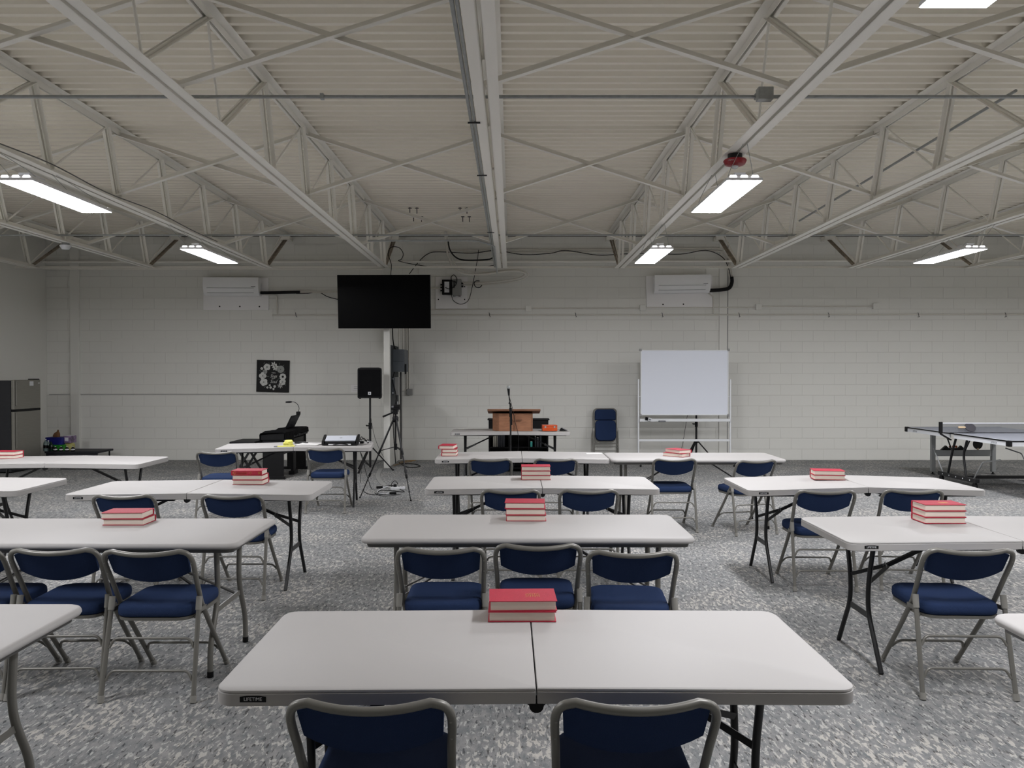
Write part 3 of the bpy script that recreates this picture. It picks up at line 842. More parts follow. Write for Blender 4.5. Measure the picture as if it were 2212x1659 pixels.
# ------------------------------------------------------------------ pipes, conduits and cables on the wall and overhead
Z = WY - .03
run('drain_pipe', 'long thin white drain pipe along the back wall below the air conditioners', 'pipe', [P(588, 681, Z), P(1300, 680.5, Z), P(2300, 679, Z)], .013, 'pipe_white')
run('drain_pipe', 'short white drain pipe dropping from the left air conditioner', 'pipe', fillet([P(566, 636, Z), P(598, 637, Z), P(598.5, 678, Z)], .06), .012, 'pipe_white')
run('drain_pipe', 'short white drain pipe dropping below the right air conditioner', 'pipe', fillet([P(1531, 634, Z - .02), P(1541, 640, Z), P(1541, 678, Z)], .03), .011, 'pipe_white')
for i, px in enumerate((640, 1058, 1244, 1431, 1597, 1790, 1984, 2172)):
    p = P(px, 680.5, Z)
    m = MB(); m.tube([(p.x - .012, p.y - .004, p.z + .045), (p.x - .004, p.y - .018, p.z + .015), (p.x - .002, p.y - .018, p.z - .016), (p.x + .012, p.y - .008, p.z - .03), (p.x + .004, WY - .001, p.z - .034)], .005, 6)
    tag(m.build('pipe_clip', 'black_steel'), '%s clip from the left on the long drain pipe' % ORD[i], 'clip', 'clips on the drain pipe')
bxs = (1141.5, 1388, 1638, 1890.5)
lb = ('between television and right air conditioner', 'below the right air conditioner board corner', 'right of the right air conditioner', 'at the right end of the conduit')
last = 928
for px, l in zip(bxs, lb):
    y = 667 - (px - 1141) * .0072
    c = P(px, y, WY)
    tag(MB().box(c.x - .055, c.x + .055, WY - .05, WY - .0005, c.z - .055, c.z + .055).build('junction_box', 'wall_paint', bevel=.005), 'white junction box %s' % l, 'box', 'junction boxes on the back wall')
    y0 = 669 if last < 930 else y
    run('conduit', 'thin conduit feeding the junction box %s' % l, 'conduit', [P(last, y0 + .5, WY - .02), P(px - 6.5, y + .5, WY - .02)], .010, 'pipe_white')
    last = px + 6.5
run('raceway', 'thin dark line of raceway along the left part of the back wall', 'raceway', [P(172, 851.5, WY - .008), P(826, 851.5, WY - .008)], .006, 'box_grey')
run('raceway', 'short dark raceway between refrigerator and pilaster', 'raceway', [P(106, 852, WY - .008), P(151, 851.5, WY - .008)], .006, 'box_grey')
# overhead pipes
run('water_pipe', 'thick cream pipe along the top of the back wall', 'pipe', [P(60, 566, WY - .10), P(1106, 565.5, WY - .10), P(2300, 562, WY - .10)], .022, 'steel_paint', 10)
run('water_pipe', 'thin cream pipe below the thick one, left of the post', 'pipe', [P(88, 580.5, WY - .08), P(826, 581.5, WY - .08)], .016, 'steel_paint', 8)
run('refrigerant_line', 'white insulated line pair bending down at both ends, upper line', 'pipe', spline([P(903, 592, WY - .06), P(906, 572, WY - .06), P(925, 549, WY - .06), P(945, 541.5, WY - .06), P(1060, 540, WY - .06), P(1300, 539.5, WY - .06), P(1540, 537, WY - .06), P(1562, 545, WY - .06), P(1576, 563, WY - .06), P(1582, 600, WY - .06)], 6), .014, 'pipe_white')
run('refrigerant_line', 'white insulated line under the upper one, below the roof', 'pipe', spline([P(1000, 545.5, WY - .08), P(1106, 545, WY - .08), P(1300, 544.5, WY - .08), P(1536, 542, WY - .08), P(1556, 552, WY - .08), P(1570, 568, WY - .08), P(1577, 600, WY - .08)], 6), .014, 'pipe_white')
run('insulated_pipe', 'black insulated pipe elbow at the right air conditioner', 'pipe', spline([P(1580.5, 598, WY - .08), P(1581, 610, WY - .08), P(1575, 622, WY - .09), P(1558, 626, WY - .10), P(1532, 627.5, WY - .12)], 5), .035, 'black_plastic', 10)
run('insulated_pipe', 'straight black insulated pipe right of the left air conditioner', 'pipe', [P(563, 632.5, WY - .10), P(600, 632, WY - .08), P(648, 631, WY - .08)], .028, 'black_plastic', 10)
run('refrigerant_line', 'upper white line running from the black pipe behind the television', 'pipe', spline([P(646, 628.5, WY - .07), P(665, 628, WY - .06), P(688, 630, WY - .05), P(730, 629, WY - .05), P(960, 620, WY - .05)], 5), .011, 'pipe_white')
run('refrigerant_line', 'lower white line running from the black pipe behind the television', 'pipe', spline([P(646, 631.5, WY - .07), P(665, 631, WY - .06), P(690, 632, WY - .06), P(730, 631, WY - .06), P(960, 622.5, WY - .06)], 5), .009, 'pipe_white')
run('power_cable', 'black cable drooping from the left pipes behind the television', 'cable', spline([P(640, 634, WY - .09), P(665, 633.5, WY - .05), P(688, 631, WY - .04), P(708, 641, WY - .04), P(735, 648, WY - .05)], 5), .007, 'black_plastic')
run('power_cable', 'black cable sagging below the roof from the control boxes to the right', 'cable', spline([P(884, 592, WY - .12), P(905, 565, WY - .1), P(925, 548, WY - .1), P(950, 544, WY - .1), P(1020, 547, WY - .1), P(1070, 541, WY - .1), P(1130, 550, WY - .11), P(1190, 547, WY - .1), P(1222, 541, WY - .1), P(1290, 551, WY - .1), P(1340, 549, WY - .1), P(1400, 547, WY - .1), P(1470, 549, WY - .1), P(1524, 541, WY - .1), P(1560, 555, WY - .1), P(1574, 580, WY - .1), P(1578, 600, WY - .1)], 5), .007, 'black_plastic')
run('flex_hose', 'white flexible hose looping right of the control boxes', 'hose', spline([P(1000, 611, WY - .07), P(1040, 611.5, WY - .10), P(1085, 607, WY - .15), P(1120, 601, WY - .2), P(1134, 592, WY - .25), P(1120, 586, WY - .3), P(1090, 586, WY - .32), P(1050, 591.5, WY - .32), P(1005, 591, WY - .3), P(980, 578, WY - .3), P(968, 552, WY - .32), P(963, 520, WY - .35), P(962, 500, WY - .4)], 6), .019, 'pipe_white', 10)
run('flex_hose', 'second thinner white hose beside the looping hose', 'hose', spline([P(1000, 616, WY - .06), P(1040, 615, WY - .09), P(1088, 611, WY - .14), P(1126, 604, WY - .19), P(1141, 592, WY - .24), P(1122, 582, WY - .28), P(1088, 584, WY - .29), P(1050, 588, WY - .29), P(1010, 586, WY - .28), P(984, 572, WY - .28), P(973, 548, WY - .3), P(967, 520, WY - .33), P(965, 500, WY - .38)], 6), .012, 'pipe_white', 8)
run('power_cable', 'thick black cable slung under the roof left of the middle joist', 'cable', spline([P(968, 520, WY - .42), P(972, 540, WY - .4), P(985, 556, WY - .4), P(1005, 562, WY - .4), P(1050, 561, WY - .4), P(1065, 556, WY - .4), P(1071, 545, WY - .4)], 6), .013, 'black_plastic')
run('power_cable', 'thin black cable loop beside the post top', 'cable', spline([P(844, 596, 13.75), P(845, 570, 13.75), P(838, 548, 13.75), P(845, 534, 13.75), P(862, 535, 13.75), P(871, 548, 13.75), P(867, 560, 13.75), P(862, 564, 13.75), P(900, 572, 14.3), P(960, 579, 14.6), P(1030, 578, 14.6), P(1072, 572, 14.4)], 6), .006, 'black_plastic')
run('signal_cable', 'thin black cable drooping in front of the control board', 'cable', spline([P(975, 636, WY - .14), P(980, 650, WY - .12), P(996, 657, WY - .10), P(1012, 648, WY - .10), P(1020, 620, WY - .10), P(1024, 600, WY - .12), P(1027, 584, WY - .2), P(1031, 562, WY - .2), P(1034, 540, WY - .15)], 6), .006, 'black_plastic')
run('signal_cable', 'black cable coil in front of the control boxes', 'cable', spline([P(962, 621, WY - .14), P(972, 624, WY - .15), P(984, 616, WY - .16), P(987, 603, WY - .16), P(981, 594, WY - .16), P(975, 598, WY - .16), P(976, 606, WY - .16), P(983, 608, WY - .16), P(985, 612, WY - .16)], 6), .007, 'black_plastic')
run('pipe_hook', 'black hook holding the white hoses', 'hook', spline([P(1036, 607, WY - .15), P(1028, 607, WY - .17), P(1024, 612, WY - .18), P(1028, 620, WY - .17), P(1036, 621, WY - .15), P(1041, 616, WY - .13)], 5), .008, 'black_plastic')
# cross conduits under the roof
y = 5.62; z = JB + .105
run('conduit', 'grey conduit crossing the whole room near the camera', 'conduit', [(XL + .02, y, z), (XR - .2, y, z)], .0125, 'galvanized')
m = MB(); m.box(-.052, .052, -.035, .035, -.04, .045)
tag(m.build('junction_box', 'galvanized', bevel=.004, loc=(1.74, y - .055, z - .005)), 'galvanized junction box on the near conduit beside the fire alarm joist', 'box')
for i, x in enumerate((-2.28, -1.32, 1.70)):
    tag(MB().box(x - .012, x + .012, y - .018, y + .018, z - .018, z + .02).build('conduit_clamp', 'table_steel' if i == 0 else 'galvanized'), ['black clamp where the near conduit crosses the joist of the post', 'clamp on the near conduit left of the middle joist', 'clamp on the near conduit beside its junction box'][i], 'clamp', 'clamps on the near conduit')
y = 11.15
run('conduit', 'grey conduit crossing the room in front of the back lamps', 'conduit', [(XL + .02, y, z - .01), (XR - .2, y, z - .01)], .0125, 'galvanized')
run('conduit', 'short grey conduit turning up at the middle joist', 'conduit', fillet([P(795, 520, 11.18), P(1030, 519.5, 11.18), P(1068, 531, 11.22), P(1074, 590, 13.4)], .1), .0125, 'galvanized')
# conduits along the middle joist
xj = JX0
run('conduit', 'outer grey conduit along the left side of the middle joist', 'conduit', [(xj - .128, -1, JB + .02), (xj - .128, 13.9, JB + .02)], .0125, 'galvanized')
run('conduit', 'inner grey conduit along the left side of the middle joist', 'conduit', [(xj - .101, -1, JB + .013), (xj - .101, 13.9, JB + .013)], .011, 'galvanized')
for i, yy in enumerate((5.85, 7.4, 10.4)):
    tag(MB().box(xj - .15, xj - .06, yy - .012, yy + .012, JB - .008, JB - .001).build('beam_clamp', 'black_steel'), '%s clamp holding the conduits to the middle joist' % ['nearest', 'middle', 'farthest'][i], 'clamp', 'clamps on the middle joist')
# conduit along the joist behind the right lamp, and a lamp cord on the left joist
xj2 = JX0 + 2 * JS
run('conduit', 'grey conduit rising along the joist right of the fire alarm', 'conduit', [(xj2 + .12, 6.4, JB + .42), (xj2 + .12, 11.2, JB + .30)], .013, 'galvanized')
xl = JX0 - 2 * JS
run('lamp_cord', 'dark cord along the joist above the left lamps', 'cord', spline([(xl + .10, 5.6, JB + .03), (xl + .10, 6.3, JB + .02), (xl + .10, 7.2, JB + .05), (xl + .09, 8.2, JB + .02), (xl + .10, 9.3, JB + .05), (xl + .10, 10.4, JB + .02), (xl + .08, 11.3, JB + .03)], 6), .006, 'table_steel')
# fire alarm
c = P(1593, 335, 6.72)
t = thing('fire_alarm', 'round red fire alarm strobe under the joist', 'fire alarm', (JX0 + JS, 6.70, JB))
MB().lathe([(.06, -.001), (.06, -.045)], 16).build('mount', 'black_steel', t, smooth=40)
MB().lathe([(.088, -.045), (.094, -.052), (.094, -.06), (.08, -.088), (.05, -.098), (.02, -.099)], 24).build('bowl', 'alarm_red', t, smooth=40)
MB().lathe([(.030, -.096), (.030, -.105), (.020, -.118), (.008, -.122)], 12).build('strobe', 'clear_lens', t, smooth=30)
o = text('lettering', 'FIRE', .024, 'white_plastic', t, (-.052, -.077, -.066), (R(62), 0, R(-34)), .0005)
# smoke detector on the left
t = thing('smoke_detector', 'white smoke detector under the far left joist', 'detector', (JX0 - 3 * JS, 11.25, JB))
MB().lathe([(.05, 0), (.05, -.03)], 14).build('mount', 'galvanized', t, smooth=40)
MB().lathe([(.075, -.03), (.075, -.045), (.055, -.07), (.05, -.085), (.02, -.09)], 20).build('shell', 'white_plastic', t, smooth=40)
# hooks in the deck above the hose
hk = [(886, 457), (901, 457), (894, 474), (911, 475), (994, 457), (1009, 457), (1000, 475), (1014, 475)]
for i, (px, py) in enumerate(hk):
    d = (DECK - .05 - CAM_Z) * FPX / (807 - py); x = (px - 1106) * d / FPX
    m = MB(); m.tube([(x, d, DECK + .01), (x, d, DECK - .09)], .006, 6); m.box(x - .028, x + .028, d - .012, d + .012, DECK - .010, DECK - .001)
    grp = 'left' if px < 950 else 'right'
    tag(m.build('deck_bolt', 'black_steel'), 'black bolt in the roof deck, %s %s of the %s group of four' % ('near' if py < 465 else 'far', 'left' if i % 2 == 0 else 'right', grp), 'bolt', 'black bolts in the roof deck')

# ------------------------------------------------------------------ picture and notices
def picture():
    a = P(553.5, 778, WY - .02); b = P(626, 847, WY - .02)
    w = .305
    t = thing('canvas_picture', 'black square picture with white flower wreath and lettering', 'picture', ((a.x + b.x) / 2, WY - .002, (a.z + b.z) / 2))
    t.rotation_euler = (0, R(1.6), 0)
    MB().box(-w, w, -.035, 0, -w + .005, w - .005).build('canvas', 'canvas_black', t, bevel=.002)
    Y = -.0355
    def flower(cx, cz, r, n, m1, m2, inner=.35, rot=0.0, round_=.5):
        m = MB()
        for k in range(n):
            a = rot + 2 * math.pi * k / n; d = Vector((math.cos(a), 0, math.sin(a))); p = Vector((-math.sin(a), 0, math.cos(a)))
            o = Vector((cx, Y, cz)); out = []
            for j in range(10):
                q = 2 * math.pi * j / 10
                out.append(o + d * (r * .55 + r * .45 * math.cos(q)) + p * (r * round_ * math.sin(q)) + Vector((0, -.0002 * (k % 3), 0)))
            m.add(out, [tuple(range(10))])
        f = m.build('painted_flower', m1, t)
        if m2:
            mm = MB(); mm.add([Vector((cx + r * inner * math.cos(2 * math.pi * j / 12), Y - .0008, cz + r * inner * math.sin(2 * math.pi * j / 12))) for j in range(12)], [tuple(range(12))])
            mm.build('flower_heart', m2, f)
        return f
    s = .0195 / 60 * w / .305       # picture pixels (crop 4) to metres
    def q(u, v): return ((u - 975) * .00043, (830 - v) * .00043)
    for (u, v, r, n, m1, m2, inn, rd) in ((715, 440, 155, 5, 'petal', 'petal_grey', .35, .55), (1010, 330, 140, 6, 'petal', 'petal_grey', .2, .2), (1090, 450, 150, 7, 'petal', 'petal_grey', .25, .22), (1310, 520, 165, 9, 'petal_grey', None, .3, .5),
                                   (630, 650, 105, 5, 'petal_grey', None, .3, .6), (535, 830, 165, 4, 'petal', 'leaf_grey', .14, .55), (590, 1100, 175, 5, 'petal', 'leaf_grey', .14, .5), (490, 510, 62, 4, 'petal', None, .3, .6),
                                   (1415, 845, 150, 8, 'petal', 'canvas_black', .34, .45), (1410, 1070, 145, 5, 'petal', 'petal_grey', .25, .5), (1310, 1230, 130, 7, 'petal', None, .2, .14),
                                   (855, 1230, 48, 3, 'petal', None, .3, .6), (755, 1330, 50, 4, 'petal', None, .3, .6), (895, 1330, 55, 4, 'petal', None, .3, .6), (1070, 1280, 58, 4, 'petal', None, .3, .6), (1020, 1390, 50, 3, 'petal', None, .3, .6)):
        x, z = q(u, v); flower(x, z, r * .00043, n, m1, m2, inn, random.uniform(0, 2), rd)
    m = MB()
    for (u, v, a) in ((590, 270, 60), (430, 620, 150), (640, 1310, 230), (1420, 360, 40), (1480, 640, 20), (1530, 1190, 300), (800, 290, 110), (1260, 290, 70), (780, 1150, 240), (410, 1000, 190), (1250, 940, 20), (760, 850, 180)):
        x, z = q(u, v); d = Vector((math.cos(R(a)), 0, math.sin(R(a)))); p = Vector((-d.z, 0, d.x)); o = Vector((x, Y, z))
        m.add([o - d * .03, o + p * .009, o + d * .03, o - p * .009], [(0, 1, 2, 3)])
    m.build('painted_leaves', 'leaf_grey', t)
    def tx(body, u, v, size, shear=0.0, sx=1.0):
        x, z = q(u, v); text('lettering', body, size, 'petal', t, (x, Y - .0006, z), (R(90), 0, 0), .0001, shear=shear, sx=sx)
    tx('THEN', 1005, 690, .028); tx('Sings', 1010, 830, .085, .35, .75); tx('MY', 985, 945, .034); tx('Soul', 1010, 1070, .09, .35, .8)
picture()
c0 = P(759, 831, WY); c1 = P(779, 847, WY)
t = thing('paper_notice', 'white paper notice on the wall half hidden by the loudspeaker', 'notice', ((c0.x + c1.x) / 2, WY - .002, (c0.z + c1.z) / 2))
MB().box(-.09, .09, -.001, 0, -.07, .07).build('sheet', 'paper', t)
m = MB()
for i, (l, zz, hh) in enumerate(((.07, .03, .008), (.08, -.002, .008), (.12, -.035, .003))): m.box(-l / 2, l / 2, -.0016, -.0011, zz - hh / 2, zz + hh / 2)
m.build('printed_lines', 'grey_mark', t)

# ------------------------------------------------------------------ lectern table items
zt = TZ + .0105
lt = thing('table_lectern', 'wooden table-top lectern with a small cross, on the far table', 'lectern', (P(1113, 929, 12.33).x, 12.33, zt))
m = MB(); hw = .265
m.prism([(-hw, 0), (hw, 0), (hw + .005, .06), (hw + .005, .36), (-hw - .085, .36), (-hw - .085, .14)], 0, .27, 'z'); m.build('body', 'lectern_wood', lt, bevel=.002)
Mt = Matrix.Translation((-.02, .17, .296)) @ Matrix.Rotation(R(-8), 4, 'X')
MB().box(-.405, .405, -.24, .24, -.014, .014, Mt).build('slanted_top', 'lectern_top', lt, bevel=.003)
MB().box(-.36, .36, .14, .165, .0145, .03, Mt).build('book_ledge', 'lectern_top', lt)
m = MB(); m.box(-.012, .006, -.022, -.0005, .02, .25); m.build('cross_upright', 'lectern_top', lt)
MB().box(-.085, .10, -.0225, -.0008, .165, .183).build('cross_arm', 'lectern_top', lt)
for x in (-.262, .248): MB().box(x, x + .012, -.003, -.0002, .003, .267).build('corner_strip', 'lectern_top', lt)
wb = thing('wooden_box', 'glossy orange-brown wooden box at the right of the lectern', 'box', (P(1188, 930, 12.33).x, 12.33, zt), R(4))
MB().box(-.115, .115, 0, .16, 0, .062).build('body', 'box_wood', wb, bevel=.006)
MB().box(-.115, .115, 0, .16, .0625, .092).build('lid', 'box_wood', wb, bevel=.006)
for x in (-.07, .07): MB().box(x - .012, x + .012, -.003, -.0004, .05, .078).build('clasp', 'galvanized', wb)
st = thing('desk_stand', 'small dark wedge stand at the right end of the far table', 'stand', (P(1215, 928, 12.36).x, 12.36, zt), R(0))
MB().prism([(-.045, 0), (.075, 0), (-.02, .05)], 0, .06, 'y').build('wedge', 'black_plastic', st, bevel=.002)
MB().prism([(-.012, .052), (.072, .004), (.076, .007), (-.008, .056)], .005, .055, 'y').build('face', 'grey_mark', st)
# microphone stand
ms = thing('microphone_stand', 'straight black microphone stand in front of the lectern', 'microphone stand', (P(1103, 930, 12.05).x, 12.05, 0))
MB().lathe([(.13, 0), (.13, .018), (.03, .03), (.02, .05)], 20).build('base', 'black_steel', ms, smooth=40)
MB().tube([(0, 0, .03), (0, 0, 1.07)], .013, 8).build('lower_pole', 'black_steel', ms, smooth=60)
MB().tube([(0, 0, 1.07), (-.025, 0, 1.30)], .0075, 8).build('upper_pole', 'black_steel', ms, smooth=60)
MB().tube([(0, 0, .98), (0, 0, 1.12)], .02, 8).build('clutch', 'black_plastic', ms, smooth=60)
MB().tube([(-.005, -.01, 1.13), (-.005, -.01, 1.18), (-.03, -.01, 1.19)], .012, 6).build('boom_knob', 'black_plastic', ms, smooth=60)
MB().tube([(.018, -.01, .86), (.012, -.01, 1.05)], .010, 6).build('boom_end', 'black_plastic', ms, smooth=60)
mi = thing('microphone', 'silver-headed microphone clipped on the stand', 'microphone', (ms.location.x - .0255, 12.05, 1.3005))
MB().tube([(0, 0, 0), (-.006, 0, .10)], [.012, .02], 10).build('handle', 'black_plastic', mi, smooth=60)
MB().lathe([(.019, .10), (.025, .108), (.025, .114), (.026, .118), (.024, .136), (.014, .148), (.004, .150)], 14, (-.006, 0, 0)).build('grille', 'galvanized', mi, smooth=60)
run('microphone_cable', 'thin black cable hanging from the microphone', 'cable', spline([(mi.location.x, 12.02, 1.302), (mi.location.x + .05, 12.01, 1.12), (mi.location.x + .09, 12.0, .92), (mi.location.x + .14, 11.99, .70), (mi.location.x + .13, 11.98, .45), (mi.location.x + .06, 11.95, .2), (mi.location.x + .12, 11.9, .008), (mi.location.x + .3, 11.9, .006)], 6), .004, 'black_plastic', 6)
# black bookcase behind the lectern table
a = P(1057, 905, 13.25); b = P(1183, 905, 13.25)
bc = thing('bookcase', 'low black bookcase behind the lectern table', 'bookcase', ((a.x + b.x) / 2, 13.25, 0))
hw = (b.x - a.x) / 2; H = a.z
MB().box(-hw, hw, .28, .3, .001, H - .02).build('back_panel', 'black_plastic', bc)
for s in (-1, 1): MB().box(s * hw - .012, s * hw + .012, 0, .28, .001, H - .02).build('side_panel', 'black_plastic', bc)
for z in (.06, .40): MB().box(-hw + .013, hw - .013, .01, .279, z, z + .02).build('shelf', 'black_plastic', bc)
MB().box(-hw - .03, hw + .03, -.02, .31, H - .0195, H).build('top', 'black_plastic', bc, bevel=.003)
for x in (-.16, .17): MB().box(x - .008, x + .008, .012, .279, .081, H - .0205).build('divider', 'black_plastic', bc)
MB().box(-hw + .013, hw - .013, .0, .01, H - .22, H - .02).build('drawer_front', 'black_plastic', bc, bevel=.002)
zb = .421
def shelf_book(x, w, h, m, lab, dp=.18, nm='shelf_book', cat='book', z=None):
    t = thing(nm, lab, cat, (bc.location.x + x, 13.262, z if z else zb))
    MB().box(0, w, 0, dp, 0, h).build('cover', m, t, bevel=.002)
    MB().box(.004, w - .004, .004, dp - .002, h, h + .0008).build('page_block', 'pages', t)
for i, (x, w, h, m_, l) in enumerate(((-.42, .026, .20, 'book_pale', 'pale upright book at the left end of the black bookcase'), (-.392, .026, .195, 'book_pale', 'second pale upright book in the black bookcase'), (-.358, .012, .20, 'book_pale', 'thin pale book in the black bookcase'),
       (-.34, .035, .21, 'book_dark', 'dark book right of the pale ones in the black bookcase'), (-.30, .03, .20, 'book_dark', 'dark book in the middle of the left bookcase section'), (-.265, .04, .21, 'book_dark', 'thick dark book at the right of the left bookcase section'),
       (.27, .02, .17, 'book_dark', 'dark book right of the teal box in the black bookcase'), (.30, .035, .15, 'book_dark', 'dark upright case with pale stripe in the black bookcase'), (.35, .03, .19, 'book_dark', 'rightmost dark book in the black bookcase'))):
    shelf_book(x, w, h, m_, l)
shelf_book(.195, .035, .085, 'teal', 'small teal box standing in the black bookcase', .12, 'teal_box', 'box')

# ------------------------------------------------------------------ folded chair against the wall
fc_ = thing('folded_chair', 'folded blue chair leaning upright on the back wall', 'chair', (P(1309.5, 900, 14.85).x, 14.86, 0))
fc_.rotation_euler = (R(-11), 0, 0)
H = .99
path = fillet([(-.215, .03, .02), (-.205, .0, .5), (-.212, 0, H), (.212, 0, H), (.205, 0, .5), (.215, .03, .02)], [.02, .075, .075, .02], 6)
MB().tube(path, .0125, 10).build('back_frame', 'chair_steel', fc_, smooth=60)
def slab(x0, x1, z0, z1, y0, y1, rr):
    return MB().rings([[(x, y0, z) for x, z in rrect(x0 + .01, x1 - .01, z0 + .01, z1 - .01, rr, 5)], [(x, y0 + (y1 - y0) * .35, z) for x, z in rrect(x0, x1, z0, z1, rr, 5)], [(x, y1, z) for x, z in rrect(x0, x1, z0, z1, rr, 5)]])
slab(-.195, .195, .775, .975, -.035, .005, [.06, .06, .012, .012]).build('backrest', 'blue_fabric', fc_, smooth=50)
slab(-.192, .192, .385, .77, -.055, -.002, [.07, .07, .085, .085]).build('seat', 'blue_fabric', fc_, smooth=50)
slab(-.185, .185, .36, .765, .0, .012, [.06, .06, .08, .08]).build('seat_pan', 'chair_steel', fc_, smooth=50)
for s in (-1, 1):
    l = MB().tube([(s * .226, -.02, .58), (s * .232, -.035, .03)], .0122, 10).build('leg', 'chair_steel', fc_, smooth=60)
    MB().tube([(s * .232, -.035, .03), (s * .232, -.035, .004)], .0155, 8).build('foot_cap', 'cap_plastic', l, smooth=60)
    MB().box(s * .22 - .014, s * .22 + .014, -.03, .012, .56, .62).build('hinge_link', 'chair_steel', fc_)
for z in (.335, .275): MB().tube(fillet([(-.222, -.03, z - .05), (-.205, -.03, z), (.205, -.03, z), (.222, -.03, z - .05)], .03, 4), .007, 8).build('stretcher', 'chair_steel', fc_, smooth=60)
MB().tube([(-.21, .02, .20), (.21, .02, .20)], .007, 8).build('stretcher', 'chair_steel', fc_, smooth=60)

# ------------------------------------------------------------------ whiteboard
d = 14.3
a = P(1383.5, 756, d); b = P(1573, 897, d)
wbd = thing('mobile_whiteboard', 'large white marker board on a rolling frame', 'whiteboard', ((a.x + b.x) / 2, d, 0))
w = (b.x - a.x) / 2; z0, z1 = b.z, a.z
MB().box(-w + .012, w - .012, -.008, .008, z0 + .012, z1 - .012).build('writing_surface', 'whiteboard', wbd)
for (x0, x1, za, zb_) in ((-w, w, z1 - .018, z1), (-w, w, z0, z0 + .018), (-w, -w + .018, z0 + .0185, z1 - .0185), (w - .018, w, z0 + .0185, z1 - .0185)):
    MB().box(x0, x1, -.014, .014, za, zb_).build('edge_rail', 'aluminium', wbd, bevel=.002)
for sx in (-1, 1):
    for zz in (z0, z1):
        MB().box(sx * w - .022, sx * w + .022, -.018, .018, zz - .022, zz + .022).build('corner_cap', 'box_grey', wbd, bevel=.005)
    xp = sx * (w + .035)
    MB().box(xp - .013, xp + .013, -.02, .02, .075, P(1381, 819, d).z).build('upright', 'aluminium', wbd, bevel=.004)
    MB().tube([(sx * (w - .01), 0, 1.22), (xp, 0, 1.22)], .01, 8).build('pivot', 'aluminium', wbd, smooth=60)
    MB().box(xp - .015, xp + .015, -.30, .30, .06, .09).build('foot_bar', 'aluminium', wbd, bevel=.004)
    for sy in (-1, 1):
        ca = MB().lathe([(.028, -.012), (.028, .012)], 14, (xp, sy * .27, .028), Matrix.Rotation(R(90), 4, 'Y')).build('caster', 'black_plastic', wbd, smooth=40)
        MB().box(xp - .018, xp + .018, sy * .27 - .012, sy * .27 + .012, .035, .0595).build('caster_fork', 'aluminium', ca)
zz = P(1480, 908, d).z
MB().box(-w - .02, w + .02, -.07, .012, zz - .02, zz + .03).build('pen_tray', 'aluminium', wbd, bevel=.004)
zz2 = P(1480, 951, d).z
MB().box(-w - .022, w + .022, -.012, .012, zz2 - .02, zz2 + .02).build('cross_rail', 'aluminium', wbd, bevel=.003)
e = thing('marker_holder', 'black and white marker eraser hanging on the whiteboard tray', 'eraser', (wbd.location.x - .66, d - .0715, zz + .025), 0)
e.rotation_euler = (0, R(12), 0)
MB().box(-.05, .0, -.03, 0, -.02, .03).build('felt', 'black_cloth', e, bevel=.004)
MB().box(.0, .06, -.035, 0, -.03, .03).build('grip', 'white_plastic', e, bevel=.006)
MB().box(.012, .048, -.0365, -.0355, -.012, .014).build('label', 'grey_mark', e)
e = thing('board_eraser', 'flat grey board eraser on the whiteboard tray', 'eraser', (wbd.location.x - .41, d - .0715, zz - .012), 0)
MB().box(-.06, .06, -.03, 0, -.012, .012).build('felt', 'book_dark', e, bevel=.003)
MB().box(-.055, .055, -.032, -.0305, -.008, .008).build('grip', 'grey_mark', e)

# ------------------------------------------------------------------ loudspeaker stands
def speaker_stand(x, y, h, lab, rz=0.0, zc=.30):
    t = thing('speaker_stand', lab, 'stand', (x, y, 0), rz)
    MB().tube([(0, 0, .06), (0, 0, h * .62)], .0185, 10).build('lower_pole', 'black_steel', t, smooth=60)
    MB().tube([(0, 0, h * .6), (0, 0, h)], .0165, 10).build('upper_pole', 'black_steel', t, smooth=60)
    MB().tube([(0, 0, h * .575), (0, 0, h * .66)], .027, 10).build('collar', 'black_plastic', t, smooth=60)
    MB().tube([(-.02, 0, h * .62), (-.06, 0, h * .62), (-.065, 0, h * .63)], .011, 8).build('knob', 'black_plastic', t, smooth=60)
    MB().lathe([(.03, .37), (.045, .385), (.045, .42), (.028, .44)], 12).build('hub', 'black_plastic', t, smooth=40)
    for k in range(3):
        a = R(90 + 120 * k + 30)
        c, s = math.cos(a), math.sin(a)
        l = MB().beam((c * .03, s * .03, .40), (c * .37, s * .37, .015), .028, .02, (-s, c, 0)).build('leg', 'black_steel', t)
        MB().lathe([(.02, 0), (.02, .02)], 8, (c * .375, s * .375, .001)).build('rubber_foot', 'black_plastic', l)
        MB().beam((c * .02, s * .02, .085), (c * .22, s * .22, .18), .018, .006, (-s, c, 0)).build('brace', 'black_steel', t)
    return t
sx_, sy_ = P(799.5, 900, 13.45).x, 13.45
speaker_stand(sx_, sy_, P(800, 861, 13.45).z + .011, 'black tripod stand under the loudspeaker beside the post', R(10))
zb = P(800, 861, 13.45).z; ztop = P(800, 793, 13.45).z
sp_ = thing('loudspeaker', 'black loudspeaker on the tripod stand beside the post', 'loudspeaker', (sx_ + .01, sy_, zb + .012), R(4))
hs = ztop - zb
out = [(-.195, -.17), (.195, -.17), (.20, -.15), (.13, .17), (-.13, .17), (-.20, -.15)]
m = MB(); m.rings([[(x * .97, y, 0) for x, y in out], [(x, y, .02) for x, y in out], [(x, y, hs - .06) for x, y in out], [(x * .97, y * .97, hs - .035) for x, y in out], [(x * .75, y * .85, hs - .02) for x, y in out]])
m.build('cabinet', 'black_plastic', sp_, smooth=25)
MB().box(-.18, .18, -.176, -.1705, .025, hs - .05).build('grille', 'black_cloth', sp_, bevel=.003)
bdg = MB().box(-.024, .024, -.1785, -.1765, .055, .105).build('badge', 'white_plastic', sp_); bdg['label'] = 'small white square badge'
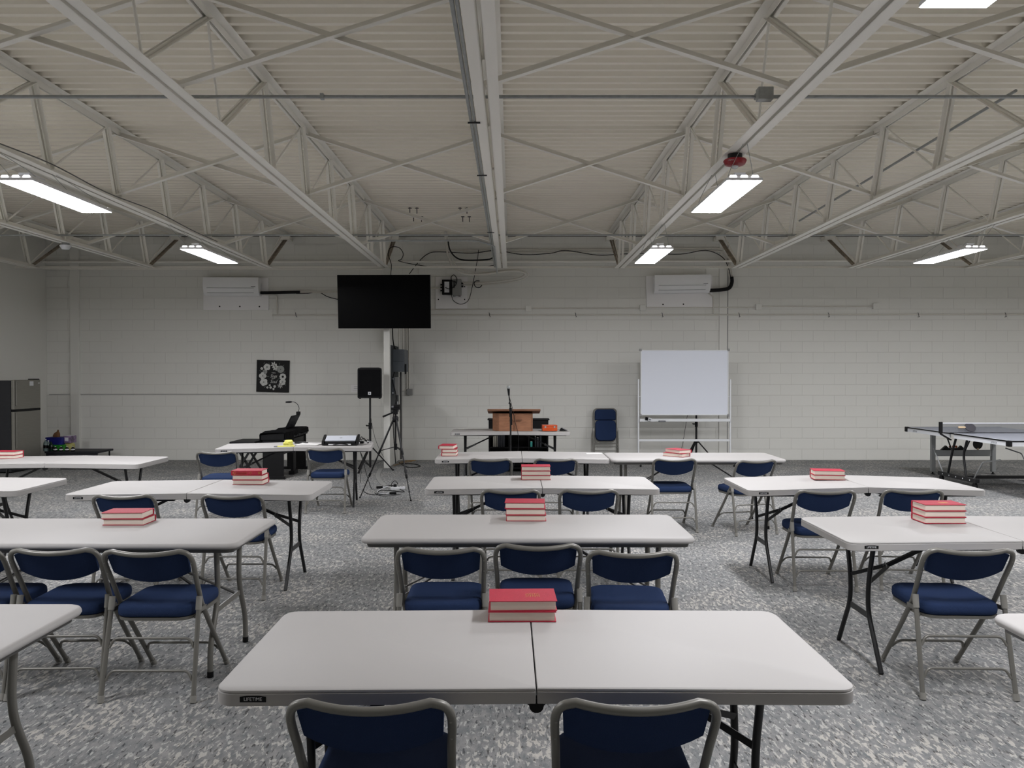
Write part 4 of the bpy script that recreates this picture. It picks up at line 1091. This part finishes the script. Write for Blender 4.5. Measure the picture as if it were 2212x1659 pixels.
MB().box(-.012, .012, -.1795, -.1787, .068, .092).build('badge_mark', 'grey_mark', bdg)
for s in (-1, 1): MB().lathe([(.016, -.012), (.018, -.0005)], 8, (s * .16, -.13, 0)).build('foot', 'black_plastic', sp_)
speaker_stand(P(1504, 950, 14.62).x, 14.62, 1.15, 'black tripod stand behind the whiteboard', R(-20))
run('speaker_cable', 'thin cable hanging behind the whiteboard', 'cable', spline([P(1485, 896, 14.5), P(1481, 920, 14.5), P(1474, 962, 14.5), P(1466, 990, 14.5)], 5), .004, 'black_plastic', 6)
run('speaker_cable', 'thin cable running from the loudspeaker stand to the post foot', 'cable', spline([P(801, 900, 13.42), P(806, 930, 13.45), P(815, 960, 13.6), P(829, 988, 13.75)], 5), .004, 'table_steel', 6)

# ------------------------------------------------------------------ camera tripod
tp = thing('camera_tripod', 'slim black camera tripod standing beside the post', 'tripod', (-1.545, 10.66, 0))
def rel(p): return Vector((p[0] - tp.location.x, p[1] - tp.location.y, p[2]))
apex = 1.02
feet = [(-1.988, 10.5), (-1.294, 10.27), (-1.41, 11.02)]
for fx, fy in feet:
    f = rel((fx, fy, .006)); top = Vector((f.x * .06, f.y * .06, apex))
    def at(t): return top + (f - top) * t
    l = MB().tube([at(0), at(.42)], .0125, 8).build('leg', 'black_steel', tp, smooth=60)
    MB().tube([at(.40), at(.72)], .0095, 8).build('leg_middle', 'black_steel', l, smooth=60)
    MB().tube([at(.70), at(.985)], .0065, 8).build('leg_tip', 'black_steel', l, smooth=60)
    for t_ in (.42, .71): MB().tube([at(t_ - .025), at(t_ + .02)], .0155, 8).build('leg_lock', 'black_plastic', l, smooth=60)
    MB().lathe([(.011, 0), (.011, .018)], 8, f - Vector((0, 0, .005))).build('rubber_foot', 'black_plastic', l)
    h = at(.40); MB().beam((0, 0, .66), h, .010, .005, (0, 0, 1)).build('spreader', 'black_steel', tp)
MB().tube([(0, 0, .62), (0, 0, 1.10)], .0125, 8).build('centre_column', 'black_steel', tp, smooth=60)
MB().lathe([(.03, .985), (.04, 1.0), (.04, 1.05), (.025, 1.07)], 12).build('shoulder', 'black_plastic', tp, smooth=40)
MB().lathe([(.022, .62), (.022, .70)], 10).build('spreader_hub', 'black_plastic', tp, smooth=40)
MB().box(-.03, .03, -.03, .03, 1.09, 1.15).build('pan_head', 'black_plastic', tp, bevel=.006)
MB().box(-.055, .06, -.035, .035, 1.152, 1.175).build('camera_plate', 'black_plastic', tp, bevel=.004)
MB().tube([(-.02, 0, 1.12), (-.16, -.05, 1.06)], [.008, .013], 8).build('pan_handle', 'black_plastic', tp, smooth=60)
ph = thing('phone_mount', 'black device clamp on top of the camera tripod', 'clamp', (-1.545, 10.66, 1.1755))
MB().box(-.02, .06, -.025, .025, 0, .045).build('clamp_body', 'black_plastic', ph, bevel=.005)
MB().tube([(.03, 0, .045), (.03, 0, .085)], .004, 6).build('clamp_screw', 'galvanized', ph, smooth=60)
MB().box(-.05, -.0205, -.02, .02, .005, .025).build('clamp_jaw', 'grey_mark', ph, bevel=.003)

# power strip and cables on the carpet
y = 11.7
def F(px, py, z=.006): # point on the carpet
    d = (CAM_Z - z) * FPX / (py - 807.0); return Vector(((px - 1106) * d / FPX, d, z))
p = F(859, 1056, .012)
ps = thing('power_strip', 'white power strip on the carpet beside the tripod', 'power strip', (p.x, p.y, .001), R(22))
MB().box(-.10, .10, -.028, .028, 0, .038).build('body', 'white_plastic', ps, bevel=.006)
MB().box(-.06, -.02, -.018, .018, .0385, .075).build('plug', 'black_plastic', ps, bevel=.004)
for x in (.02, .06): MB().box(x - .012, x + .012, -.012, .012, .0382, .0392).build('socket', 'grey_mark', ps)
for i, (px, py, l) in enumerate(((820, 1054, 'upper'), (849, 1067, 'lower'))):
    p = F(px, py, .01); t = thing('power_adapter', '%s black power adapter with white cable end on the carpet' % l, 'adapter', (p.x, p.y, .001), R(15))
    MB().box(-.05, .04, -.025, .025, 0, .032).build('brick', 'black_plastic', t, bevel=.005)
    MB().tube([(.04, 0, .016), (.085, .01, .012)] if i == 0 else [(-.05, 0, .016), (-.10, .01, .012)], .009, 8).build('cable_end', 'white_plastic', t, smooth=60)
run('power_cable', 'black cable from the laptop table to the carpet, left strand', 'cable', spline([P(774, 968, 9.95), P(784, 990, 10.4), P(782, 1010, 10.8), F(778, 1042), F(786, 1062), F(805, 1069), F(835, 1068)], 6), .004, 'black_plastic', 6)
run('power_cable', 'black cable from the laptop table to the carpet, right strand', 'cable', spline([P(776, 968, 9.95), P(785, 1000, 10.5), P(792, 1025, 11.0), F(802, 1056), F(812, 1067), F(830, 1072), F(866, 1068)], 6), .004, 'black_plastic', 6)
run('power_cable', 'black cable joining both power adapters', 'cable', spline([F(826, 1052, .012), F(845, 1049), F(862, 1056), F(872, 1063), F(840, 1060), F(820, 1060), F(815, 1066)], 6), .005, 'black_plastic', 6)
run('power_cable', 'white cable between adapters on the carpet', 'cable', spline([F(827, 1053, .012), F(838, 1051), F(820, 1058), F(816, 1065), F(840, 1068)], 5), .006, 'white_plastic', 6)
run('power_cable', 'black plug lead arching over the power strip', 'cable', spline([F(846, 1056, .02), F(845, 1056) + Vector((0, 0, .06)), F(852, 1056) + Vector((0, 0, .11)), F(858, 1056) + Vector((0, 0, .08)), F(858.5, 1055.5) + Vector((0, 0, .06))], 5), .005, 'black_plastic', 6)
rib = [F(822, 1012), F(816, 1026), F(820, 1038), F(832, 1049), F(862, 1060)]
m = MB(); q = spline(rib, 6)
for i in range(len(q) - 1):
    a_, b_ = q[i], q[i + 1]; n_ = Vector((-(b_ - a_).y, (b_ - a_).x, 0)).normalized() * .035
    m.add([a_ - n_ - Vector((0, 0, .004)), a_ + n_ - Vector((0, 0, .004)), b_ + n_ - Vector((0, 0, .004)), b_ - n_ - Vector((0, 0, .004)), a_ - n_, a_ + n_, b_ + n_, b_ - n_], [(4, 5, 6, 7), (0, 3, 2, 1), (0, 1, 5, 4), (2, 3, 7, 6), (1, 2, 6, 5), (3, 0, 4, 7)])
tag(m.build('cable_cover', 'box_grey'), 'grey strip of cable cover curving over the carpet beside the tripod', 'cable cover')
run('power_cable', 'black cable lying in a loop right of the tripod', 'cable', spline([F(862, 1000), F(866, 1002), F(878, 1009), F(895, 1010), F(908, 1007), F(895, 1003), F(878, 1002), F(868, 1001)], 5), .009, 'black_plastic', 6)
run('power_cable', 'tan cable lying at the foot of the partition', 'cable', spline([F(862, 999), F(878, 996), F(898, 994.5), F(880, 998), F(866, 1001), F(850, 1006)], 5), .006, 'cable_orange', 6)

# ------------------------------------------------------------------ digital piano, bench
pn = thing('digital_piano', 'black digital piano draped with black cloth', 'piano', (-3.50, 12.35, 0))
L = 1.42; D = .36
for y0, nm in ((.02, 'side_panel'), (L - .06, 'side_panel')):
    MB().box(-D + .02, -.02, y0, y0 + .035, .002, .605).build(nm, 'black_plastic', pn, bevel=.003)
    MB().box(-D - .06, .0, y0 - .01, y0 + .045, .0022, .045).build('foot_rail', 'black_plastic', pn, bevel=.003)
MB().box(-.06, -.035, .056, L - .061, .38, .58).build('back_panel', 'black_plastic', pn)
MB().box(-D, 0, 0, L, .606, .71).build('keyboard_case', 'black_plastic', pn, bevel=.006)
for k in range(9): MB().box(.0005, .006, .42 + k * .10, .49 + k * .10, .617, .650).build('rear_port_cover', 'book_dark', pn)
m = MB(); nn = 14; ringsA = []
for i in range(nn + 1):
    y = -.012 + (L + .024) * i / nn; ww = .006 * math.sin(i * 2.1) ; dz = .012 * math.sin(i * 1.7) + .01 * math.sin(i * .9)
    lowr = .56 + .03 * math.sin(i * 1.3) if i < 5 else .71 + .012 * math.sin(i * 2.3)
    ringsA.append([(x_, y_, z_ - .055) for x_, y_, z_ in [(-D - .015, y, .64 + dz), (-D - .02, y, .74), (-D * .9, y, .785 + dz * .6), (-D * .5, y, .79 + dz), (-.03, y, .795 + dz), (.014 + ww, y, .775 + dz * .4), (.022 + ww, y, .70 + dz * .3 if i >= 5 else .68), (.024 + ww * 2, y, lowr), (.018 + ww * 2, y, lowr), (.009, y, .768), (-.03, y, .768), (-D - .004, y, .768), (-D - .006, y, .64 + dz)]])
m.rings(ringsA); m.build('dust_cloth', 'black_cloth', pn, smooth=50)
a0 = Vector((-.16, .62, .735))
mr = MB(); mr.box(-.008, .008, 0, .52, 0, .235, Matrix.Translation(a0) @ Matrix.Rotation(R(26), 4, 'Y')); mr.build('music_rest', 'black_plastic', pn, bevel=.004)
mr = MB(); mr.box(.0085, .0095, .02, .50, .015, .22, Matrix.Translation(a0) @ Matrix.Rotation(R(26), 4, 'Y')); mr.build('rest_back', 'book_dark', pn)
MB().box(-.10, -.01, .60, .84, .002, .06).build('pedal_box', 'black_plastic', pn, bevel=.004)
MB().box(-.075, -.035, .64, .80, .06, .40).build('pedal_post', 'black_plastic', pn)
cl = thing('clip_lamp', 'thin gooseneck lamp clipped on the music rest', 'lamp', (pn.location.x - .06, 13.40, .952))
MB().box(-.03, .03, -.03, .03, -.01, .045).build('clip', 'black_plastic', cl, bevel=.006)
MB().tube(spline([(.0, 0, .04), (.012, 0, .10), (-.01, 0, .16), (-.06, 0, .20), (-.12, 0, .207)], 6), .005, 6).build('gooseneck', 'black_steel', cl, smooth=60)
MB().tube([(-.11, 0, .207), (-.15, 0, .205), (-.21, 0, .202)], [.012, .016, .012], 8).build('lamp_head', 'black_plastic', cl, smooth=60)
bn = thing('piano_bench', 'dark bench with crossed legs left of the piano', 'bench', (P(537, 950, 12.62).x, 12.62, 0))
zb = .585
MB().box(-.20, .19, -.30, .30, zb - .05, zb).build('seat', 'black_plastic', bn, bevel=.012)
for yy in (-.22, .22):
    MB().beam((-.17, yy, .016), (.15, yy, zb - .052), .03, .03, (0, 1, 0)).build('leg', 'black_steel', bn)
    MB().beam((.17, yy + .035, .016), (-.15, yy + .035, zb - .052), .03, .03, (0, 1, 0)).build('leg', 'black_steel', bn)

# ------------------------------------------------------------------ things on the laptop table
tz = TZ + .0142
T6 = Matrix.Translation((-2.66, 9.98, 0)) @ Matrix.Rotation(R(7), 4, 'Z')
def on6(x, y): v = T6 @ Vector((x, y, tz)); return (v.x, v.y, v.z)
pr = thing('laptop_stand', 'black slanted stand under the laptop', 'stand', on6(.53, -.02), R(7))
MB().box(-.19, .19, -.16, .16, 0, .018).build('base', 'black_plastic', pr, bevel=.005)
MB().box(-.14, .13, -.1625, -.1605, .003, .016).build('front_strip', 'white_plastic', pr)
MB().prism([(-.15, .0185), (.15, .0185), (.15, .085), (-.15, .031)], -.185, .185, 'x').build('wedge', 'black_plastic', pr, bevel=.003)
for s in (-1, 1): MB().prism([(-.16, 0), (.17, 0), (.17, .108), (.11, .108), (-.15, .05)], s * .207 - .014, s * .207 + .014, 'x').build('side_guide', 'black_plastic', pr, bevel=.004)
MB().tube(spline([(-.08, -.18, .006), (0, -.185, .02), (.06, -.18, .014), (.10, -.185, .006)], 5), .006, 6).build('cable', 'black_plastic', pr, smooth=60)
lp = thing('laptop', 'closed silver laptop lying on the slanted stand', 'laptop', (pr.location.x, pr.location.y, tz + .0596), R(7))
lp.rotation_euler = (R(10.2), 0, R(7))
MB().box(-.185, .185, -.12, .12, 0, .010).build('base', 'grey_mark', lp, bevel=.003)
MB().box(-.185, .185, -.12, .12, .0105, .018).build('lid', 'laptop_silver', lp, bevel=.003)
lg = MB().lathe([(.017, .0181), (.017, .0186)], 16).build('logo_disc', 'grey_mark', lp)
text('logo_lettering', 'hp', .024, 'laptop_silver', lp, (0, 0, .0189), (0, 0, 0), .0001, shear=.3)
for i, (x, y, s, l, m_) in enumerate(((-.09, -.16, .03, 'crumpled yellow note ball on the laptop table', 'note_yellow'), )):
    t = thing('crumpled_note', l, 'paper', on6(x, y))
    bm = bmesh.new(); bmesh.ops.create_icosphere(bm, subdivisions=2, radius=.055)
    for v in bm.verts:
        k = random.uniform(.65, 1.15); v.co = Vector((v.co.x * 1.3 * k, v.co.y * .9 * k, max(-.03, v.co.z * .8 * k)))
    for v in bm.verts: v.co.z += .0305
    me = bpy.data.meshes.new('wad'); bm.to_mesh(me); bm.free(); me.materials.append(MATS[m_])
    o = bpy.data.objects.new('wad', me); C.objects.link(o); o.parent = t
t = thing('note_pad', 'flat yellow note pad at the fold of the laptop table', 'note pad', on6(-.10, -.27), R(12))
MB().box(-.10, .10, -.045, .045, 0, .006).build('sheets', 'note_yellow', t)
MB().box(-.14, -.101, -.04, .04, 0, .005).build('pen', 'grey_mark', t)
t = thing('paper_sheets', 'loose white paper sheets beside the laptop stand', 'paper', on6(.16, -.02), R(-6))
MB().box(-.16, .12, -.11, .11, 0, .004).build('lower_sheet', 'paper', t)
m = MB(); m.rings([[(x, y, .0045 + .02 * max(0, (-x - .02)) * 4 * (1 if y > 0 else .4)) for x, y in ((-.13, -.06), (-.05, -.06), (.02, -.06), (.02, .10), (-.05, .10), (-.13, .10))], [(x, y, .006 + .02 * max(0, (-x - .02)) * 4 * (1 if y > 0 else .4)) for x, y in ((-.13, -.06), (-.05, -.06), (.02, -.06), (.02, .10), (-.05, .10), (-.13, .10))]])
m.build('curled_sheet', 'paper', t)
t = thing('remote_control', 'small black remote lying behind the yellow note', 'remote', on6(.03, .10), R(-20))
MB().box(-.09, .09, -.022, .022, 0, .018).build('body', 'black_plastic', t, bevel=.005)
for k in range(4): MB().box(-.06 + k * .03, -.045 + k * .03, -.008, .008, .0182, .0195).build('button', 'grey_mark', t)
t = thing('cable_bundle', 'tangle of black and white cables beside the laptop', 'cables', on6(.82, .06))
MB().tube([(.05 * math.cos(a) - .005, .05 * math.sin(a), .012 + .05 * abs(math.sin(a * .5)) + .02 * math.sin(3 * a)) for a in [i * math.pi / 10 for i in range(20)]], .005, 6, True).build('cable_loop', 'black_plastic', t, smooth=60)
MB().tube(spline([(-.09, .05, .07), (-.05, .0, .04), (.0, -.02, .01), (.06, -.05, .03), (.08, .03, .012)], 5), .004, 6).build('cable_strand', 'white_plastic', t, smooth=60)
MB().box(-.06, -.01, -.06, -.02, 0, .03).build('plug', 'black_plastic', t, bevel=.005)
MB().box(-.10, -.055, -.09, -.055, 0, .02).build('white_plug', 'white_plastic', t, bevel=.004)
# slip of paper on the table before the lectern
t = tag(MB().box(-.085, .085, -.05, .05, 0, .003).build('paper_slip', 'paper', loc=(P(1284, 979, 8.9).x, 8.93, TZ + .0025), rot=(0, 0, R(-4))), 'white slip of paper at the right end of the table before the lectern', 'paper')

# ------------------------------------------------------------------ refrigerator and things beside it
fr = thing('refrigerator', 'stainless two-door refrigerator by the left wall', 'refrigerator', (-8.12, 13.12, 0), R(0))
W, Hf = .74, 1.525
MB().box(-.60, -.06, 0, W, .02, Hf - .012).build('cabinet', 'fridge_side', fr, bevel=.004)
up = MB().box(-.058, 0, .004, W - .004, 1.04, Hf).build('freezer_door', 'fridge_steel', fr, bevel=.010)
lo = MB().box(-.058, 0, .004, W - .004, .06, 1.005).build('door', 'fridge_steel', fr, bevel=.010)
MB().box(-.059, -.002, .006, W - .006, 1.0055, 1.0395).build('door_gap', 'black_plastic', fr)
MB().box(.0003, .022, .03, .06, 1.10, 1.50).build('handle', 'fridge_steel', up, bevel=.005)
MB().box(.0003, .022, .03, .06, .40, .99).build('handle', 'fridge_steel', lo, bevel=.005)
MB().box(-.10, -.01, W - .20, W - .02, Hf + .0005, Hf + .018).build('hinge_cover', 'black_plastic', fr, bevel=.003)
MB().box(.0005, .002, .42, .53, 1.425, 1.50).build('sticker', 'white_plastic', up)
MB().box(.0005, .0015, .66, .71, 1.46, 1.475).build('maker_mark', 'aluminium', up)
MB().box(-.55, -.08, .04, W - .04, .001, .0195).build('base_grille', 'black_plastic', fr)
d = 14.3
a = P(96, 973, d); b = P(212, 973, d)
lowt = thing('low_platform', 'low dark folded table beside the refrigerator', 'table', ((a.x + b.x) / 2, d, 0))
hw = (b.x - a.x) / 2; zt = .245
MB().box(-hw, hw, 0, .55, zt - .035, zt).build('top', 'book_dark', lowt, bevel=.004)
for sx in (-1, 1):
    for yy in (.05, .5): MB().tube([(sx * (hw - .05), yy, .002), (sx * (hw - .05), yy, zt - .0355)], .014, 8).build('leg', 'black_steel', lowt, smooth=60)
MB().box(-hw + .02, hw - .02, .01, .03, .06, zt - .036).build('skirt', 'fridge_side', lowt)
def atp(px, yy, z): return (P(px, 900, yy).x, yy, z)
zt += .0006
def carton(px0, px1, z0, z1, yy, dp, m_, lab, nm='carton', m2='white_plastic'):
    a = P(px0, 900, yy).x; b = P(px1, 900, yy).x
    t = thing(nm, lab, 'box', ((a + b) / 2, yy, z0)); w = (b - a) / 2
    MB().box(-w, w, 0, dp, 0, z1 - z0 - .004).build('body', m_, t, bevel=.004)
    MB().box(-w + .004, w - .004, .004, dp - .004, z1 - z0 - .0038, z1 - z0).build('lid_flap', m2, t)
    MB().box(-w * .5, w * .4, -.0012, -.0003, (z1 - z0) * .3, (z1 - z0) * .75).build('label', m2, t)
    return t
zz = lambda py, dd: P(100, py, dd).z
carton(114, 137, zt, zz(961, 14.42), 14.42, .22, 'carton_green', 'bright green carton beside the refrigerator', m2='carton_green')
carton(97, 133, zz(961, 14.42) + .001, zz(945, 14.42), 14.42, .24, 'carton_blue', 'dark blue carton on the green one', m2='carton_blue')
carton(136, 152, zz(957, 14.5) + .001, zz(941.5, 14.5), 14.5, .2, 'carton_violet', 'printed violet carton at the right of the blue one')
t = thing('snack_bag', 'yellow snack bag beside the green carton', 'bag', atp(145, 14.5, zt))
m = MB(); m.rings([[(x * s, .07 + (y - .07) * s2, z) for x, y in rrect(-.075, .075, 0, .14, .03, 3)] for s, s2, z in ((.8, .8, 0), (1, 1, .03), (1.03, .95, .10), (.95, .5, zz(957, 14.5) - zt - .012), (.9, .12, zz(957, 14.5) - zt))])
m.build('pouch', 'bag_yellow', t, smooth=50); MB().box(-.066, .066, .066, .074, zz(957, 14.5) - zt - .012, zz(957, 14.5) - zt - .001).build('seal', 'bag_yellow', t)
t = thing('paper_bag', 'small brown crumpled bag on top of the cartons', 'bag', atp(119, 14.5, zz(945, 14.42) + .001))
m = MB(); m.rings([[(x * s + ox, .04 + (y - .04) * s, z) for x, y in rrect(-.05, .05, 0, .08, .02, 3)] for s, ox, z in ((1, 0, 0), (1.05, 0, .03), (.8, .01, .07), (.35, .025, .095), (.25, .03, .115))])
m.build('pouch', 'bag_brown', t, smooth=50); MB().lathe([(.014, .115), (.018, .122), (.010, .128)], 8, (.03, .04, 0)).build('twist', 'bag_brown', t, smooth=40)
def bottle(px, yy, h, r, m_, lab, cap='white_plastic', nm='bottle'):
    t = thing(nm, lab, 'bottle', atp(px, yy, zt))
    MB().lathe([(r * .9, 0), (r, .01), (r, h * .6), (r * .8, h * .72), (r * .32, h * .86), (r * .32, h * .92)], 14).build('body', m_, t, smooth=40)
    MB().lathe([(r * .38, h * .92), (r * .38, h)], 10).build('cap', cap, t, smooth=40)
    MB().lathe([(r * 1.01, h * .25), (r * 1.01, h * .5)], 14).build('label', 'bottle_dark' if m_ != 'bottle_dark' else 'white_plastic', t, smooth=40)
bottle(98, 14.33, .22, .040, 'bottle_clear', 'clear plastic bottle next to the refrigerator')
bottle(104, 14.37, .19, .038, 'bottle_clear', 'second clear plastic bottle next to the refrigerator')
bottle(110, 14.34, .17, .042, 'bottle_green', 'dark green bottle in front of the blue carton', 'bottle_green')
for i, px in enumerate((119, 131.5, 144, 157)):
    bottle(px, 14.34, .085, .034, 'bottle_dark', '%s of four small dark bottles in front of the cartons' % ['leftmost', 'second', 'third', 'rightmost'][i])

# ------------------------------------------------------------------ table tennis table
X0, X1, Y0, Y1, ZT = 6.42, 7.945, 10.38, 13.12, .76
tt = thing('table_tennis_table', 'grey-topped table tennis table at the right', 'table tennis table', (X0, Y0, 0))
W = X1 - X0; L = Y1 - Y0; mid = L / 2
for (ya, yb_, nm) in ((0, mid - .004, 'near'), (mid + .004, L, 'far')):
    o = MB().box(.02, W - .02, ya + .02, yb_ - .02, ZT - .018, ZT).build('playing_surface', 'tt_top', tt)
    m = MB(); m.box(.021, .041, ya + .02, yb_ - .02, ZT + .0002, ZT + .0008); m.box(W - .041, W - .021, ya + .02, yb_ - .02, ZT + .0002, ZT + .0008); m.box(W / 2 - .0015, W / 2 + .0015, ya + .02, yb_ - .02, ZT + .0002, ZT + .0008)
    m.build('court_line', 'tt_white', tt)
    m = MB(); m.box(0, .0198, ya, yb_, ZT - .016, ZT + .001); m.box(W - .0198, W, ya, yb_, ZT - .016, ZT + .001); e_ = ya if nm == 'near' else yb_ - .0198; m.box(.02, W - .02, e_, e_ + .0198, ZT - .016, ZT + .001)
    m.build('edge_trim', 'black_plastic', tt)
    for x in (.006, W - .028):
        ap = MB().box(x, x + .022, ya + .05, yb_ - .05, ZT - .072, ZT - .0165).build('apron', 'tt_white', tt)
        if x < .1:
            text('apron_lettering', 'prince', .052, 'panel_grey', ap, (x - .0006, (ya + .34) if nm == 'near' else (yb_ - .30), ZT - .045), (R(90), 0, R(-90)), .0003)
    e_ = ya + .008 if nm == 'near' else yb_ - .03
    MB().box(.03, W - .03, e_, e_ + .022, ZT - .072, ZT - .0185).build('apron', 'tt_white', tt)
    for x in (-.012, W - .035):
        yy = ya - .012 if nm == 'near' else yb_ - .06
        MB().box(x, x + .05, yy, yy + .07, ZT - .075, ZT + .004).build('corner_guard', 'black_plastic', tt, bevel=.008)
# end legs
for (yy, s) in ((L - .14, 1), (.08, -1)):
    for x in (.36, W - .19):
        l = MB().box(x, x + .065, yy, yy + .06, .04, ZT - .0725).build('leg', 'tt_grey', tt, bevel=.006)
        MB().lathe([(.03, .0015), (.03, .012), (.012, .016), (.012, .045)], 12, (x + .032, yy + .03, 0)).build('leveller', 'black_plastic', l, smooth=40)
    MB().box(.426, W - .191, yy + .01, yy + .05, .295, .395).build('leg_rail', 'tt_grey', tt, bevel=.004)
# centre undercarriage
for sx in (0, 1):
    x = .10 if sx == 0 else W - .10
    cm = MB().box(x - .03, x + .03, mid - .50, mid + .50, .09, .15).build('wheel_rail', 'black_steel', tt, bevel=.004)
    for k in range(5): MB().lathe([(.009, 0), (.009, .003)], 8, (x - .0305, mid - .36 + k * .18, .12), Matrix.Rotation(R(-90), 4, 'Y')).build('bolt', 'aluminium', cm)
    for s in (-1, 1):
        MB().lathe([(.045, -.015), (.045, .015)], 16, (x, mid + s * .44, .046), Matrix.Rotation(R(90), 4, 'Y')).build('caster', 'black_plastic', cm, smooth=40)
        MB().tube(fillet([(x, mid + s * .22, .15), (x, mid + s * .14, .46), (x, mid + s * .26, ZT - .03)] if s < 0 else [(x, mid + .26, .15), (x, mid + .16, .45), (x, mid + .03, ZT - .03)], .1), .017, 8).build('upright', 'black_steel', tt, smooth=60)
        MB().tube(fillet([(x, mid + s * .40, .13), (x, mid + s * .62, .40), (x + (.10 if sx == 0 else -.10), mid + s * .86, .46)], .03), .010, 8).build('link_bar', 'tt_grey', tt, smooth=60)
        MB().beam((x, mid + s * .14, .46), (x, mid + s * .34, ZT - .03), .016, .012, (1, 0, 0)).build('strut', 'black_steel', tt)
MB().box(.131, W - .131, mid - .05, mid + .05, .10, .14).build('cross_rail', 'black_steel', tt)
net = thing('table_tennis_net', 'low grey net stretched across the table tennis table', 'net', (X0, Y0 + mid, ZT))
MB().box(-.15, W + .15, -.001, .001, .006, .148).build('mesh', 'net_mesh', net)
MB().box(-.15, W + .15, -.004, .004, .140, .1525).build('top_band', 'tt_white', net)
MB().box(-.15, W + .15, -.003, .003, .0015, .008).build('bottom_cord', 'black_plastic', net)
for x in (-.155, W + .155):
    s = -1 if x < 0 else 1
    MB().box(x - .022, x + .022, -.018, .018, -.005, .165).build('post', 'black_plastic', net, bevel=.004)
    MB().box(min(x, x - s * .22), max(x, x - s * .22), -.03, .03, .0012, .012).build('clamp_top', 'black_plastic', net) if False else None
    MB().beam((x, 0, -.012), (x - s * .15, 0, -.10), .05, .016, (0, 1, 0)).build('clamp', 'black_plastic', net)
pd = thing('table_tennis_paddle', 'dark paddle with pale handle leaning behind the net', 'paddle', (X0 + .26, Y0 + mid + .012, ZT + .155))
pd.rotation_euler = (R(-38), 0, 0)
def paddle(pd, off=(0, 0, 0)):
    ox, oy, oz = off
    out = [(ox + .078 * math.cos(a), oz + .075 * math.sin(a)) for a in [2 * math.pi * i / 20 for i in range(20)]]
    MB().prism(out, oy, oy + .012, 'y').build('blade', 'paddle_rubber', pd)
    MB().box(ox - .175, ox - .07, oy - .005, oy + .017, oz - .014, oz + .014).build('handle', 'paddle_wood', pd, bevel=.006)
paddle(pd, (0, .004, -.08))
pd2 = thing('table_tennis_paddle', 'black paddle standing on the lower rail of the table tennis table', 'paddle', (X0 + 1.12, Y0 + L - .115, .3955))
out = [(.078 * math.cos(a), .095 + .085 * math.sin(a)) for a in [2 * math.pi * i / 20 for i in range(20)]]
MB().prism(out, 0, .012, 'y').build('blade', 'black_plastic', pd2)
MB().box(-.014, .014, -.004, .016, .001, .03).build('handle', 'paddle_wood', pd2, bevel=.004)
rk = thing('ball_rack', 'black rack of balls on the lower rail of the table tennis table', 'rack', (X0 + .72, Y0 + L - .135, .3955))
MB().prism([(-.20, 0), (.20, 0), (.12, .07), (.08, .03), (-.08, .03), (-.12, .07)], 0, .05, 'y').build('tray', 'black_plastic', rk)
for i, x in enumerate((-.05, .0, .05)):
    t = tag(MB().lathe([(.004, -.02), (.014, -.014), (.02, 0), (.014, .014), (.004, .02)], 12).build('table_tennis_ball', 'ball_orange', smooth=60, loc=(X0 + .72 + x, Y0 + L - .11, .4460)), '%s orange ball in the black rack' % ['left', 'middle', 'right'][i], 'ball', 'balls in the rack')
